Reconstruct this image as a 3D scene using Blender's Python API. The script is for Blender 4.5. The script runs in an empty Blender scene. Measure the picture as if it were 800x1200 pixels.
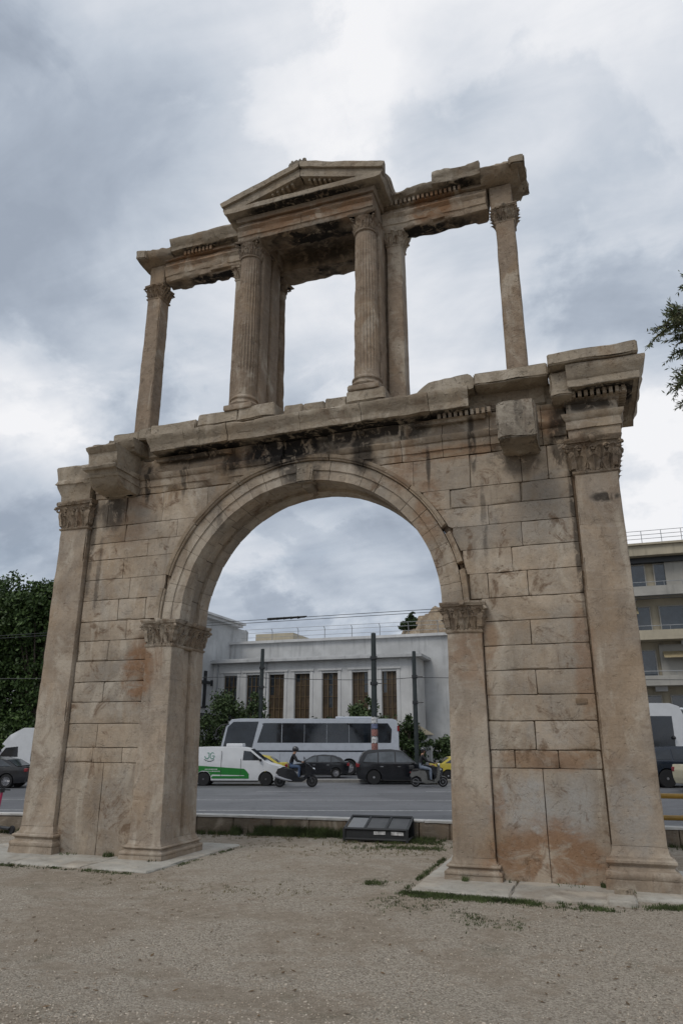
import bpy, bmesh, math, random
from mathutils import Vector, Matrix, noise
random.seed(7)
R = math.radians
PI = math.pi
scene = bpy.context.scene
COL = scene.collection

# ------------------------------------------------------------------ tagging
def tag(o, label=None, cat=None, group=None, kind=None):
    if label: o['label'] = label
    if cat: o['category'] = cat
    if group: o['group'] = group
    if kind: o['kind'] = kind
    return o

def thing(name, label, cat, loc=(0, 0, 0), rz=0.0, group=None):
    o = bpy.data.objects.new(name, None)
    o.empty_display_size = .2
    COL.objects.link(o)
    o.location = loc
    o.rotation_euler = (0, 0, rz)
    return tag(o, label, cat, group)

# ------------------------------------------------------------------ materials
class NT:
    def __init__(s, mat):
        s.t = mat.node_tree; s.n = s.t.nodes; s.l = s.t.links
    def a(s, typ, **kw):
        n = s.n.new(typ)
        for k, v in kw.items():
            setattr(n, k, v)
        return n
    def link(s, a, b): s.l.new(a, b)
    def val(s, inp, v):
        if hasattr(v, 'is_linked') or hasattr(v, 'links'): s.l.new(v, inp)
        else: inp.default_value = v
    def math(s, op, a, b=None, c=None, clamp=False):
        n = s.n.new('ShaderNodeMath'); n.operation = op; n.use_clamp = clamp
        for i, v in enumerate((a, b, c)):
            if v is not None: s.val(n.inputs[i], v)
        return n.outputs[0]
    def vmath(s, op, a, b=None):
        n = s.n.new('ShaderNodeVectorMath'); n.operation = op
        s.val(n.inputs[0], a)
        if b is not None: s.val(n.inputs[1], b)
        return n.outputs['Value'] if op in ('LENGTH', 'DOT_PRODUCT', 'DISTANCE') else n.outputs[0]
    def noise(s, vec, scale, detail=4, rough=.55, dist=0.0):
        n = s.n.new('ShaderNodeTexNoise')
        s.l.new(vec, n.inputs['Vector'])
        n.inputs['Scale'].default_value = scale; n.inputs['Detail'].default_value = detail
        n.inputs['Roughness'].default_value = rough; n.inputs['Distortion'].default_value = dist
        return n.outputs['Fac']
    def map(s, v, a, b, c=0.0, d=1.0, smooth=True):
        n = s.n.new('ShaderNodeMapRange')
        n.interpolation_type = 'SMOOTHSTEP' if smooth else 'LINEAR'
        n.clamp = True
        s.val(n.inputs[0], v)
        for i, x in enumerate((a, b, c, d)): s.val(n.inputs[i + 1], x)
        return n.outputs[0]
    def mix(s, f, a, b, mode='MIX'):
        n = s.n.new('ShaderNodeMix'); n.data_type = 'RGBA'; n.blend_type = mode
        s.val(n.inputs[0], f); s.val(n.inputs[6], a); s.val(n.inputs[7], b)
        return n.outputs[2]
    def scale(s, vec, sc):
        n = s.n.new('ShaderNodeVectorMath'); n.operation = 'MULTIPLY'
        s.l.new(vec, n.inputs[0]); n.inputs[1].default_value = sc
        return n.outputs[0]

def new_mat(name):
    m = bpy.data.materials.new(name); m.use_nodes = True
    m.node_tree.nodes.clear()
    n = NT(m)
    b = n.a('ShaderNodeBsdfPrincipled'); o = n.a('ShaderNodeOutputMaterial')
    n.link(b.outputs[0], o.inputs[0])
    return m, n, b

def c4(c): return (c[0], c[1], c[2], 1)

def plain(name, col, rough=.6, metal=0.0, var=.12, vscale=3.0, bump=0.0, bscale=40, spec=.5, emit=None, emit_s=0, streak=0):
    m, n, b = new_mat(name)
    pos = n.a('ShaderNodeTexCoord').outputs['Object']
    f = n.noise(pos, vscale, 5, .6)
    f2 = n.map(f, .3, .7, 1 - var, 1 + var)
    colr = n.mix(1.0, c4(col), (1, 1, 1, 1), 'MULTIPLY')
    mm = n.a('ShaderNodeVectorMath', operation='SCALE')
    n.link(colr, mm.inputs[0]); n.link(f2, mm.inputs['Scale'])
    outc = mm.outputs[0]
    if streak:
        st_ = n.map(n.noise(n.scale(pos, (1.6, 1.6, .16)), 1.3, 7, .68, .4), .50, .74, 0, streak)
        outc = n.mix(st_, outc, c4([q * .38 for q in col]))
        st_ = n.map(n.noise(pos, .35, 6, .65, .6), .45, .7, 0, streak * .6)
        outc = n.mix(st_, outc, c4([q * .62 for q in col]))
    n.link(outc, b.inputs['Base Color'])
    b.inputs['Metallic'].default_value = metal
    r2 = n.map(f, .2, .8, max(0, rough - .08), min(1, rough + .08))
    n.link(r2, b.inputs['Roughness'])
    b.inputs['Specular IOR Level'].default_value = spec
    if emit:
        b.inputs['Emission Color'].default_value = c4(emit); b.inputs['Emission Strength'].default_value = emit_s
    if bump:
        bn = n.a('ShaderNodeBump'); bn.inputs['Strength'].default_value = bump; bn.inputs['Distance'].default_value = .02
        n.link(n.noise(pos, bscale, 4), bn.inputs['Height']); n.link(bn.outputs[0], b.inputs['Normal'])
    return m

RUST = [((4.9, .2, .45), (1.25, .9, .62), 1.0), ((3.98, .2, 1.5), (.2, .9, .8), .7), ((5.0, .2, 2.13), (1.4, .6, .22), .75),
        ((-4.15, .2, 4.0), (.5, .8, .85), 1.0), ((-3.7, .0, 4.25), (.35, .5, .5), .6), ((4.0, .2, 4.1), (.25, .6, .9), .6),
        ((5.85, .2, 4.0), (.22, .6, 1.6), .6), ((3.6, .05, 4.1), (.4, .6, .6), .5),
        ((.5, -.3, 15.55), (1.6, .5, .3), .9), ((-.9, -.3, 15.5), (.8, .5, .35), .8), ((3.3, .5, 15.7), (.75, .4, .6), 1.1),
        ((-3.9, .5, 15.75), (.9, .4, .3), 1.0), ((-3.0, .5, 15.8), (.8, .4, .28), .8),
        ((3.3, .2, 8.55), (1.3, .5, .2), .7), ((-1.9, .2, 9.1), (.9, .5, .3), .7), ((2.4, .1, 8.4), (.5, .5, .7), .6),
        ((5.6, .2, 9.0), (.3, .6, .4), .8), ((-4.2, .2, 8.3), (.9, .5, .25), .5), ((2.95, .2, 7.4), (.35, .4, .9), .7),
        ((1.3, -.3, 15.4), (.35, .5, .4), .6), ((-4.9, .3, 7.6), (.8, .6, .5), .35), ((-3.3, .1, .6), (.7, .9, .5), .35)]
BLACK = [((-4.35, .2, 8.75), (.10, .4, .75), .9), ((3.95, .2, 8.7), (.09, .4, .8), .8), ((2.95, .15, 8.25), (.06, .3, .55), .8), ((-3.3, .2, 8.7), (.09, .4, .5), .7), ((4.1, .2, 7.0), (.07, .3, .9), .5), ((-5.6, .2, 6.4), (.08, .3, 1.1), .5), ((-2.2, .1, 7.4), (.1, .3, .6), .5), ((5.93, .2, 6.6), (.08, .4, 2.2), .8), ((0, .6, 15.13), (1.9, 1.6, .09), 1.3), ((3.2, .85, 15.14), (1.7, .5, .07), 1.2), ((-3.2, .85, 15.14), (1.7, .5, .07), 1.2), ((0, 1.1, 15.45), (1.3, .35, .35), .8), ((-3.0, .15, 9.28), (1.3, .4, .16), .9), ((1.6, .15, 9.28), (1.8, .4, .16), 1.0), ((6.4, 0, 9.2), (1.0, .8, .14), .9), ((-.5, .15, 9.15), (1.55, .5, .5), 1.1), ((1.45, .2, 8.85), (.3, .5, .7), .9), ((-1.95, .2, 9.0), (.4, .5, .35), .9),  # crust and streaks; soffit bands also put the shade under beams into colour
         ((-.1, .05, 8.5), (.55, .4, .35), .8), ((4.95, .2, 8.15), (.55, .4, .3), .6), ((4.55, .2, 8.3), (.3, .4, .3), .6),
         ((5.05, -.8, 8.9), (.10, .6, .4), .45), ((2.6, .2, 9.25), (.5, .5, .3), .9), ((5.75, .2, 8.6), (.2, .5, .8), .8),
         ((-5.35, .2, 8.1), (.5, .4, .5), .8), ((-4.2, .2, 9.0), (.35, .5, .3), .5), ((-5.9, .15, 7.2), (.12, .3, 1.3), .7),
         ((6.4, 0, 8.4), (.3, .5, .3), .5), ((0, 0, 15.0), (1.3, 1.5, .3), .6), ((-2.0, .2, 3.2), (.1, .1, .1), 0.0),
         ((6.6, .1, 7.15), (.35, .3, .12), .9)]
PALE = [((4.5, .2, 1.3), (.75, .6, .6), 1.0), ((5.4, .2, 1.25), (.4, .6, .6), .9), ((6.4, .05, 1.3), (.4, .5, .7), .7), ((5.2, .2, 2.6), (.6, .5, .3), .5),
        ((-5.0, .2, 5.5), (.5, .5, .3), .4), ((4.4, .2, 6.8), (.6, .5, .5), .4)]

def stone(name, base=(.43, .352, .268), alt=(.315, .275, .228), rust=None, black=None, pale=None, bump=.5, dirt=.8, tonek=.15, streak=.35, warmk=1.0):
    m, n, b = new_mat(name)
    pos = n.a('ShaderNodeNewGeometry').outputs['Position']
    tone = n.a('ShaderNodeAttribute', attribute_name='tone').outputs['Fac']
    # shift the pattern per block
    sh = n.vmath('MULTIPLY', pos, (1, 1, 1))
    cmb = n.a('ShaderNodeCombineXYZ'); n.link(tone, cmb.inputs[0]); n.link(tone, cmb.inputs[2])
    sc = n.scale(cmb.outputs[0], (1.7, 0, 2.3))
    ps = n.vmath('ADD', sh, sc)
    big = n.noise(pos, .8, 6, .6, .3)
    mid = n.noise(ps, 4.5, 6, .65, .2)
    fine = n.noise(pos, 28, 6, .7)
    vein = n.noise(n.scale(ps, (1.0, 1.0, 5.5)), 1.6, 6, .6, 1.6)
    stk = n.noise(n.scale(pos, (6.5, 6.5, .55)), 1.0, 6, .62, .5)
    col = n.mix(n.map(big, .38, .62), c4(base), c4(alt))
    col = n.mix(n.map(mid, .42, .68, 0, .7), col, c4([x * .70 for x in base]))
    col = n.mix(n.map(n.noise(pos, .55, 5, .6, .5), .5, .68, 0, .5), col, c4((.235, .175, .12)))
    col = n.mix(n.map(vein, .52, .72, 0, .35), col, c4((.43, .385, .33)))
    col = n.mix(n.map(stk, .52, .78, 0, streak), col, c4((.13, .10, .08)))
    if pale: col = n.mix(n.math('MULTIPLY', region(n, pos, pale), n.map(mid, .3, .6, .3, .9)), col, c4((.36, .345, .32)))
    # block-to-block tone
    k = n.math('ADD', n.math('MULTIPLY', tone, tonek), 1.0)
    sv = n.a('ShaderNodeVectorMath', operation='SCALE'); n.link(col, sv.inputs[0]); n.link(k, sv.inputs['Scale'])
    col = sv.outputs[0]
    if rust:
        reg = region(n, pos, rust)
        rr = n.math('MULTIPLY', reg, n.map(n.noise(n.scale(pos, (.6, 1, 1.2)), 3.2, 8, .68, .6), .32, .54))
        col = n.mix(n.math('MULTIPLY', rr, .8, clamp=True), col, c4((.235, .125, .062)))
    # small brown stains all over
    g = n.noise(pos, 1.9, 9, .72, .8)
    warm = n.noise(n.scale(pos, (1, 1, .6)), .75, 6, .65, .7)
    col = n.mix(n.map(warm, .49, .69, 0, .32 * warmk), col, c4((.37, .25, .145)))
    cream = n.noise(n.scale(pos, (1, 1, .5)), 1.15, 7, .65, .9)
    col = n.mix(n.map(cream, .52, .66, 0, .55), col, c4((.52, .46, .375)))
    col = n.mix(n.map(g, .54, .66, 0, dirt), col, c4((.15, .095, .058)))
    ck = n.math('ABSOLUTE', n.math('SUBTRACT', n.noise(ps, 1.3, 8, .6, 1.2), .5))
    col = n.mix(n.math('MULTIPLY', n.map(ck, .0, .007, .5, 0), n.map(n.noise(pos, .8, 3, .5), .48, .6)), col, c4((.10, .065, .04)))
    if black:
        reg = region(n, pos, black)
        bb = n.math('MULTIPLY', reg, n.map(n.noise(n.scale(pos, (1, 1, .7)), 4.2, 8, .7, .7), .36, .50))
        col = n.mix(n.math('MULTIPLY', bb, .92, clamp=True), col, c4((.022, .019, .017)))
    sp = n.map(n.noise(pos, 17, 5, .7), .60, .72, 0, .45)
    col = n.mix(sp, col, c4((.10, .08, .065)))
    ff = n.map(fine, .3, .7, .93, 1.06)
    sv = n.a('ShaderNodeVectorMath', operation='SCALE'); n.link(col, sv.inputs[0]); n.link(ff, sv.inputs['Scale'])
    n.link(sv.outputs[0], b.inputs['Base Color'])
    b.inputs['Roughness'].default_value = .88
    b.inputs['Specular IOR Level'].default_value = .25
    h = n.math('ADD', n.math('MULTIPLY', fine, .18), n.math('ADD', n.math('MULTIPLY', mid, 1.2), n.math('MULTIPLY', n.noise(pos, 12, 8, .75), .8)))
    pit = n.math('ADD', n.map(n.noise(pos, 9, 4, .6), .62, .70, 0, -1.0), n.map(n.noise(pos, 3.2, 6, .7, .8), .60, .66, 0, -1.1))
    h = n.math('ADD', h, pit)
    bn = n.a('ShaderNodeBump'); bn.inputs['Strength'].default_value = bump; bn.inputs['Distance'].default_value = .035
    n.link(h, bn.inputs['Height']); n.link(bn.outputs[0], b.inputs['Normal'])
    return m

def region(n, pos, regs):
    acc = None
    wob = n.noise(pos, 1.9, 5, .6)
    wv = n.math('MULTIPLY', n.math('SUBTRACT', wob, .5), 1.3)
    for c, r, k in regs:
        if k <= 0: continue
        d = n.vmath('LENGTH', n.vmath('DIVIDE', n.vmath('SUBTRACT', pos, c), r))
        v = n.map(n.math('ADD', d, wv), .55, 1.15, k, 0.0)
        acc = v if acc is None else n.math('MAXIMUM', acc, v)
    return acc

M = {}
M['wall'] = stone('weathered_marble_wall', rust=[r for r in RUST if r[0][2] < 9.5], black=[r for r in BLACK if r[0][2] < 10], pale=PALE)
M['pil'] = stone('weathered_marble_pilaster', base=(.39, .315, .24), alt=(.32, .27, .218), rust=RUST[:9], black=BLACK[25:], pale=PALE[:3], tonek=.08, dirt=.35)
M['carved'] = stone('weathered_marble_carved', base=(.30, .235, .17), alt=(.21, .165, .125), bump=.8, dirt=.7, black=[((6.4, 0, 8.1), (.8, .6, .45), .35)])
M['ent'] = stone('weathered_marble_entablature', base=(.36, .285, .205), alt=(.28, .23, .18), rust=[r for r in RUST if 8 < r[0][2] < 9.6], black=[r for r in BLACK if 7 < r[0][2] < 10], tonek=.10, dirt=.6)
M['corn'] = stone('weathered_marble_cornice', base=(.37, .31, .235), alt=(.29, .245, .19), bump=.7, tonek=.12, dirt=.45, streak=.5, black=[((-2.6, .1, 9.40), (1.6, .5, .07), 1.2), ((.6, .1, 9.40), (2.6, .5, .07), 1.3), ((3.4, .1, 9.40), (1.0, .5, .06), 1.0), ((6.8, .1, 9.42), (1.3, .7, .06), 1.2), ((0, -.2, 15.9), (2.2, .6, .05), 1.2), ((-3.4, .4, 15.98), (1.3, .3, .05), 1.1), ((3.9, .4, 15.98), (.8, .3, .05), 1.1)])  # soffit bands: shade under the cornices put into the colour, along with crust
M['upcol'] = stone('weathered_marble_column', base=(.30, .23, .168), alt=(.255, .20, .15), bump=.6, tonek=.08, dirt=.4)
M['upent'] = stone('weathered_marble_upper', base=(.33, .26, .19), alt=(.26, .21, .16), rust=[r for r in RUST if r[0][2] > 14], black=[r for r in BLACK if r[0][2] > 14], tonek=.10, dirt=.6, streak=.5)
M['core'] = stone('joint_mortar', base=(.19, .135, .09), alt=(.12, .085, .058), bump=.3)
M['rough'] = stone('broken_marble', base=(.33, .28, .22), alt=(.22, .19, .15), bump=1.0, dirt=.5, streak=.6, black=BLACK[21:22])
M['slab'] = stone('paving_slab_stone', base=(.46, .44, .39), alt=(.39, .37, .325), bump=.3, dirt=.2, tonek=.1, streak=0, warmk=.1)
M['kwall'] = stone('retaining_wall_stone', base=(.24, .20, .15), alt=(.18, .152, .12), bump=.5, dirt=.5, tonek=.12)
M['coping'] = plain('white_coping', (.52, .51, .48), .8, var=.15, bump=.3)

# ------------------------------------------------------------------ mesh builder
def nv(p, s): return noise.noise_vector(Vector(p) * s)
def nn(p, s): return noise.noise(Vector(p) * s)

class MB:
    def __init__(s): s.v = []; s.f = []; s.t = []; s.mi = []; s.tone = 0.0; s.m = 0
    def face(s, idx):
        s.f.append(tuple(idx)); s.t.append(s.tone); s.mi.append(s.m)
    def vert(s, p): s.v.append((p[0], p[1], p[2])); return len(s.v) - 1
    def quad(s, a, b, c, d): s.face([s.vert(a), s.vert(b), s.vert(c), s.vert(d)])
    def box(s, x0, x1, y0, y1, z0, z1):
        i = len(s.v)
        for x in (x0, x1):
            for y in (y0, y1):
                for z in (z0, z1): s.v.append((x, y, z))
        for q in ((0, 1, 3, 2), (4, 6, 7, 5), (0, 4, 5, 1), (2, 3, 7, 6), (0, 2, 6, 4), (1, 5, 7, 3)):
            s.face([i + k for k in q])
    def tube(s, pts, r, n=8, cap=True):
        pts = [Vector(p) for p in pts]
        rs = r if isinstance(r, (list, tuple)) else [r] * len(pts)
        rings = []
        for k, p in enumerate(pts):
            d = (pts[min(k + 1, len(pts) - 1)] - pts[max(k - 1, 0)])
            if d.length < 1e-9: d = Vector((0, 0, 1))
            d.normalize()
            a = d.cross(Vector((0, 0, 1)))
            if a.length < .05: a = d.cross(Vector((1, 0, 0)))
            a.normalize(); b = d.cross(a)
            rings.append([s.vert(p + (a * math.cos(2 * PI * i / n) + b * math.sin(2 * PI * i / n)) * rs[k]) for i in range(n)])
        for A, B in zip(rings, rings[1:]):
            for i in range(n):
                s.face([A[i], A[(i + 1) % n], B[(i + 1) % n], B[i]])
        if cap:
            s.face(rings[0][::-1]); s.face(rings[-1])
    def lathe(s, prof, c=(0, 0, 0), n=16, axis='z', wob=0):
        rings = []
        for (r, h) in prof:
            ring = []
            for i in range(n):
                a = 2 * PI * i / n
                p = [r * math.cos(a), r * math.sin(a), h]
                if axis == 'y': p = [p[0], p[2], p[1]]
                if axis == 'x': p = [p[2], p[0], p[1]]
                p = Vector(p) + Vector(c)
                if wob: p += nv(p, 3.1) * wob
                ring.append(s.vert(p))
            rings.append(ring)
        for A, B in zip(rings, rings[1:]):
            for i in range(n): s.face([A[i], A[(i + 1) % n], B[(i + 1) % n], B[i]])
        s.face(rings[0][::-1]); s.face(rings[-1])
    def grid(s, P, closed_u=False):
        ids = [[s.vert(p) for p in row] for row in P]
        for a, b in zip(ids, ids[1:]):
            m = len(a)
            for i in range(m if closed_u else m - 1):
                s.face([a[i], a[(i + 1) % m], b[(i + 1) % m], b[i]])
        return ids
    # stone block with chipped edges
    def blk(s, x0, x1, y0, y1, z0, z1, seg=.16, chip=.02, wob=.008, f=None, tone=None, nf=1.0, ze=True):
        if tone is None: tone = random.uniform(-1, 1)
        s.tone = tone
        ax = []
        for a, b in ((x0, x1), (y0, y1), (z0, z1)):
            n = max(1, int(round((b - a) / seg)))
            e = min(.03, (b - a) * .25)
            if b - a > .12: l = [a, a + e] + [a + (b - a) * k / n for k in range(1, n)] + [b - e, b]
            else: l = [a + (b - a) * k / n for k in range(n + 1)]
            ax.append(l)
        N = [len(l) - 1 for l in ax]
        cache = {}
        seed = tone * 13.7
        def V(i, j, k):
            key = (i, j, k)
            if key in cache: return cache[key]
            p = Vector((ax[0][i], ax[1][j], ax[2][k]))
            ext = [(-1 if q == 0 else 1 if q == N[w] else 0) for w, q in enumerate(key)]
            if not ze:
                cz_ = ext[2]; ext[2] = 0
            c = sum(1 for e in ext if e)
            if c >= 2 and chip:
                n1 = nn(p + Vector((seed, 0, seed)), 2.6 * nf); n2 = nn(p + Vector((0, seed, 5)), 7.0)
                a = chip * (.35 + 2.2 * max(0, n1 - .12) + 14 * max(0, nn(p + Vector((seed, 4, 0)), 1.35) - .38) + .9 * max(0, n2)) * (1.4 if c == 3 else 1)
                a = min(a, .07, (x1 - x0) * .3, (y1 - y0) * .3, (z1 - z0) * .3)
                for w in range(3):
                    if ext[w]: p[w] -= ext[w] * a
            if wob:
                p += nv(p + (Vector((seed, seed, 0)) if ze else Vector((0, 0, 0))), 1.9 * nf) * wob + nv(p, 6.3) * wob * .5
            if f: p = Vector(f(p))
            cache[key] = s.vert(p); return cache[key]
        for w in range(3):
            u, v = [(1, 2), (2, 0), (0, 1)][w]
            for side in (0, N[w]):
                for i in range(N[u]):
                    for j in range(N[v]):
                        q = []
                        for (a, b) in ((i, j), (i + 1, j), (i + 1, j + 1), (i, j + 1)):
                            k = [0, 0, 0]; k[w] = side; k[u] = a; k[v] = b
                            q.append(V(*k))
                        s.face(q if side else q[::-1])
    # polygon extruded along an axis map: fn(u,v,t)->xyz
    def prism(s, poly, t0, t1, fn, seg=.15, wob=.01, chip=.015, rough=(0, 0), tone=None):
        if tone is None: tone = random.uniform(-1, 1)
        s.tone = tone
        pts = []
        m = len(poly)
        for i in range(m):
            a = Vector(poly[i] + (0,)); b = Vector(poly[(i + 1) % m] + (0,))
            L = (b - a).length; n = max(1, int(round(L / seg)))
            pa = Vector(poly[i - 1] + (0,))
            inn = ((pa - a).normalized() + (b - a).normalized()) * min(1.0, min((pa - a).length, (b - a).length) / .14)
            for k in range(n):
                p = a.lerp(b, k / n)
                pts.append((p.x, p.y, inn if k == 0 else None))
        nt = max(1, int(round((t1 - t0) / seg)))
        rings = []
        for k in range(nt + 1):
            t = t0 + (t1 - t0) * k / nt
            ring = []
            for (u, v, inn) in pts:
                tt = t
                base = Vector(fn(u, v, t))
                if k == 0 and rough[0]: tt += rough[0] * (.5 + 1.3 * nn(base + Vector((3, 1, 7)), 2.1))
                if k == nt and rough[1]: tt -= rough[1] * (.5 + 1.3 * nn(base + Vector((1, 9, 2)), 2.1))
                uu, vv = u, v
                if inn is not None and chip:
                    a = chip * (.3 + 2.8 * max(0, nn(base + Vector((tone * 7, 3, 0)), 2.4) - .1) + 1.2 * max(0, nn(base, 6.5)))
                    uu += inn.x * a; vv += inn.y * a
                p = Vector(fn(uu, vv, tt))
                p += nv(p, 1.7) * wob + nv(p, 5.7) * wob * .6
                ring.append(s.vert(p))
            rings.append(ring)
        n = len(pts)
        for A, B in zip(rings, rings[1:]):
            for i in range(n): s.face([A[i], A[(i + 1) % n], B[(i + 1) % n], B[i]])
        s.face(rings[0][::-1]); s.face(rings[-1])
    # profile (d,z) swept on a path of (x,y); outward = right side of travel
    def sweep(s, path, prof, closed=False, seg=.16, wob=.008, chip=.012, tone=None, f=None):
        if tone is None: tone = random.uniform(-1, 1)
        s.tone = tone
        n = len(path)
        P = [Vector(p) for p in path]
        st = []
        cnt = n if closed else n - 1
        def nrm(i):
            a = P[i % n]; b = P[(i + 1) % n]; d = (b - a).normalized()
            return Vector((d.y, -d.x))
        for i in range(cnt):
            a, b = P[i], P[(i + 1) % n]
            n0 = nrm(i)
            if closed or i > 0: pn = nrm(i - 1)
            else: pn = n0
            mit = (n0 + pn); mit = mit / max(.2, mit.dot(n0))
            st.append((a, mit))
            k = max(1, int(round((b - a).length / seg)))
            for j in range(1, k):
                st.append((a.lerp(b, j / k), n0))
        if not closed: st.append((P[-1], nrm(n - 2)))
        rings = []
        dmax = max(q[0] for q in prof)
        for (p, o) in st:
            ring = []
            for (d, z) in prof:
                q = Vector((p.x + o.x * d, p.y + o.y * d, z))
                a = chip * (1.0 if d > dmax - .012 else .25) * (.2 + 2.5 * max(0, nn(q + Vector((tone * 5, 0, 2)), 2.6) - .1) + 1.0 * max(0, nn(q, 7)))
                if d > 0: q.x -= o.x * a; q.y -= o.y * a
                q += nv(q, 1.8) * wob + nv(q, 6.1) * wob * .6
                if f: q = Vector(f(q))
                ring.append(s.vert(q))
            rings.append(ring)
        m = len(prof)
        rr = rings + [rings[0]] if closed else rings
        for A, B in zip(rr, rr[1:]):
            for i in range(m): s.face([A[i], B[i], B[(i + 1) % m], A[(i + 1) % m]])
        if not closed:
            s.face(rings[0]); s.face(rings[-1][::-1])
    def blob(s, c, r, n=2, wob=.3, sc=(1, 1, 1), ws=2.0):
        bm = bmesh.new(); bmesh.ops.create_icosphere(bm, subdivisions=n, radius=1)
        i0 = len(s.v)
        for v in bm.verts:
            q = v.co.copy()
            k = 1 + wob * nn(q * 1.0 + Vector(c), ws / max(r, .02) * .3 + 1.0)
            s.v.append((c[0] + q.x * r * k * sc[0], c[1] + q.y * r * k * sc[1], c[2] + q.z * r * k * sc[2]))
        for f in bm.faces: s.face([i0 + v.index for v in f.verts])
        bm.free()
    def build(s, name, mats, parent=None, smooth=35, loc=None, recalc=True):
        me = bpy.data.meshes.new(name)
        me.from_pydata(s.v, [], s.f)
        if not isinstance(mats, (list, tuple)): mats = [mats]
        for m in mats: me.materials.append(m)
        if len(mats) > 1: me.polygons.foreach_set('material_index', s.mi)
        at = me.attributes.new('tone', 'FLOAT', 'FACE')
        at.data.foreach_set('value', s.t)
        if recalc:
            bm = bmesh.new(); bm.from_mesh(me)
            bmesh.ops.recalc_face_normals(bm, faces=bm.faces)
            bm.to_mesh(me); bm.free()
        if smooth:
            me.polygons.foreach_set('use_smooth', [True] * len(me.polygons))
            try: me.set_sharp_from_angle(angle=R(smooth))
            except Exception: pass
        me.update()
        o = bpy.data.objects.new(name, me)
        COL.objects.link(o)
        if parent: o.parent = parent
        if loc: o.location = loc
        return o

fx = lambda u, v, t: (t, u, v)        # poly in (y,z), extruded along x
fy = lambda u, v, t: (u, t, v)        # poly in (x,z), extruded along y

def copy_tree(o, parent=None):
    c = o.copy(); COL.objects.link(c)
    if parent: c.parent = parent
    for ch in list(o.children): copy_tree(ch, c)
    return c

# ------------------------------------------------------------------ camera
cam_d = bpy.data.cameras.new('camera'); cam = bpy.data.objects.new('camera', cam_d); COL.objects.link(cam)
CAM = Vector((5.86, -14.26, 2.48))
p_ = math.atan(.324); y_ = R(18.9); rl = R(.1)
fw = Vector((-math.sin(y_) * math.cos(p_), math.cos(y_) * math.cos(p_), math.sin(p_)))
r0 = Vector((math.cos(y_), math.sin(y_), 0)); u0 = r0.cross(fw)
rt = math.cos(rl) * r0 + math.sin(rl) * u0; up = -math.sin(rl) * r0 + math.cos(rl) * u0
mw = Matrix((rt, up, -fw)).transposed().to_4x4(); mw.translation = CAM
cam.matrix_world = mw
cam_d.sensor_fit = 'HORIZONTAL'; cam_d.sensor_width = 36; cam_d.lens = 824 / 800 * 36
cam_d.clip_start = .05; cam_d.clip_end = 3000
scene.camera = cam

# ground frame of the avenue: (along, away) metres, along runs parallel with the traffic
AV = R(18.9)
def av(lat, fd, z=0.15):
    return Vector((CAM.x + math.cos(AV) * lat - math.sin(AV) * fd, CAM.y + math.sin(AV) * lat + math.cos(AV) * fd, z))

# ------------------------------------------------------------------ world and light
w = bpy.data.worlds.new('World'); scene.world = w; w.use_nodes = True
w.node_tree.nodes.clear()
n = NT(w)
bg = n.a('ShaderNodeBackground'); wo = n.a('ShaderNodeOutputWorld'); n.link(bg.outputs[0], wo.inputs[0])
sky = n.a('ShaderNodeTexSky', sky_type='NISHITA', sun_disc=False)
SUN_EL, SUN_ROT = R(52), R(200)
sky.sun_elevation = SUN_EL; sky.sun_rotation = SUN_ROT; sky.air_density = 1.2; sky.dust_density = 2.0
d = n.vmath('NORMALIZE', n.a('ShaderNodeTexCoord').outputs['Generated'])
sx = n.a('ShaderNodeSeparateXYZ'); n.link(d, sx.inputs[0])
zz = n.math('ADD', n.math('MAXIMUM', sx.outputs[2], 0.0), .42)
cx = n.a('ShaderNodeCombineXYZ')
n.link(n.math('DIVIDE', sx.outputs[0], zz), cx.inputs[0]); n.link(n.math('DIVIDE', sx.outputs[1], zz), cx.inputs[1])
cx.inputs[2].default_value = 3.3
P = cx.outputs[0]
warp = n.a('ShaderNodeTexNoise'); n.link(P, warp.inputs['Vector']); warp.inputs['Scale'].default_value = 1.6; warp.inputs['Detail'].default_value = 3
woff = n.scale(n.vmath('SUBTRACT', warp.outputs['Color'], (.5, .5, .5)), (.35, .35, 0))
d0 = d
d = n.vmath('ADD', d, n.scale(woff, (.9, .9, 0)))
n1 = n.noise(P, 1.25, 8, .52, .5)
n2 = n.noise(P, 3.4, 8, .55, .4)
n3 = n.noise(n.scale(P, (.6, 1.5, 1)), 8.0, 7, .6, .5)
dens = n.math('ADD', n.math('MULTIPLY', n1, .55), n.math('ADD', n.math('MULTIPLY', n2, .32), n.math('MULTIPLY', n3, .13)))
def pxdir(x, y):
    return (fw + rt * ((x - 400) / 824) - up * ((y - 600) / 824)).normalized()
# broad cloud masses, by compass direction: + is a brighter, thinner part of the deck
l2 = n.map(n.noise(P, 1.0, 9, .58, .25), .485, .54, -.045, .045)
l3 = n.map(n.noise(n.vmath('ADD', P, (4, 7, 1)), 2.1, 9, .6, .3), .50, .55, -.022, .022)
dens = n.math('ADD', dens, n.math('ADD', l2, l3))
masses = [((60, 200), .34, -.10), ((230, 110), .14, -.03), ((20, 470), .10, .11), ((90, 520), .10, .06), ((650, 60), .26, .10), ((740, 420), .30, .055), ((530, 150), .13, -.08), ((410, 600), .20, -.20), ((310, 620), .12, -.10),
          ((330, 690), .14, .12), ((470, 690), .08, .08), ((370, 50), .16, .10), ((150, 20), .12, .08), ((120, 590), .14, .04), ((250, 400), .14, -.03), ((20, 350), .14, -.05), ((790, 580), .2, .10), ((640, 300), .22, -.045), ((400, 400), .15, -.03), ((760, 180), .15, -.05), ((20, 620), .12, -.06), ((330, 660), .10, -.03), ((540, 330), .2, -.02)]
for (q, rad, amp) in masses:
    dd = n.vmath('DISTANCE', d, tuple(pxdir(*q)))
    dens = n.math('ADD', dens, n.map(dd, 0.0, rad * 1.35, amp, 0.0))
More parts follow.
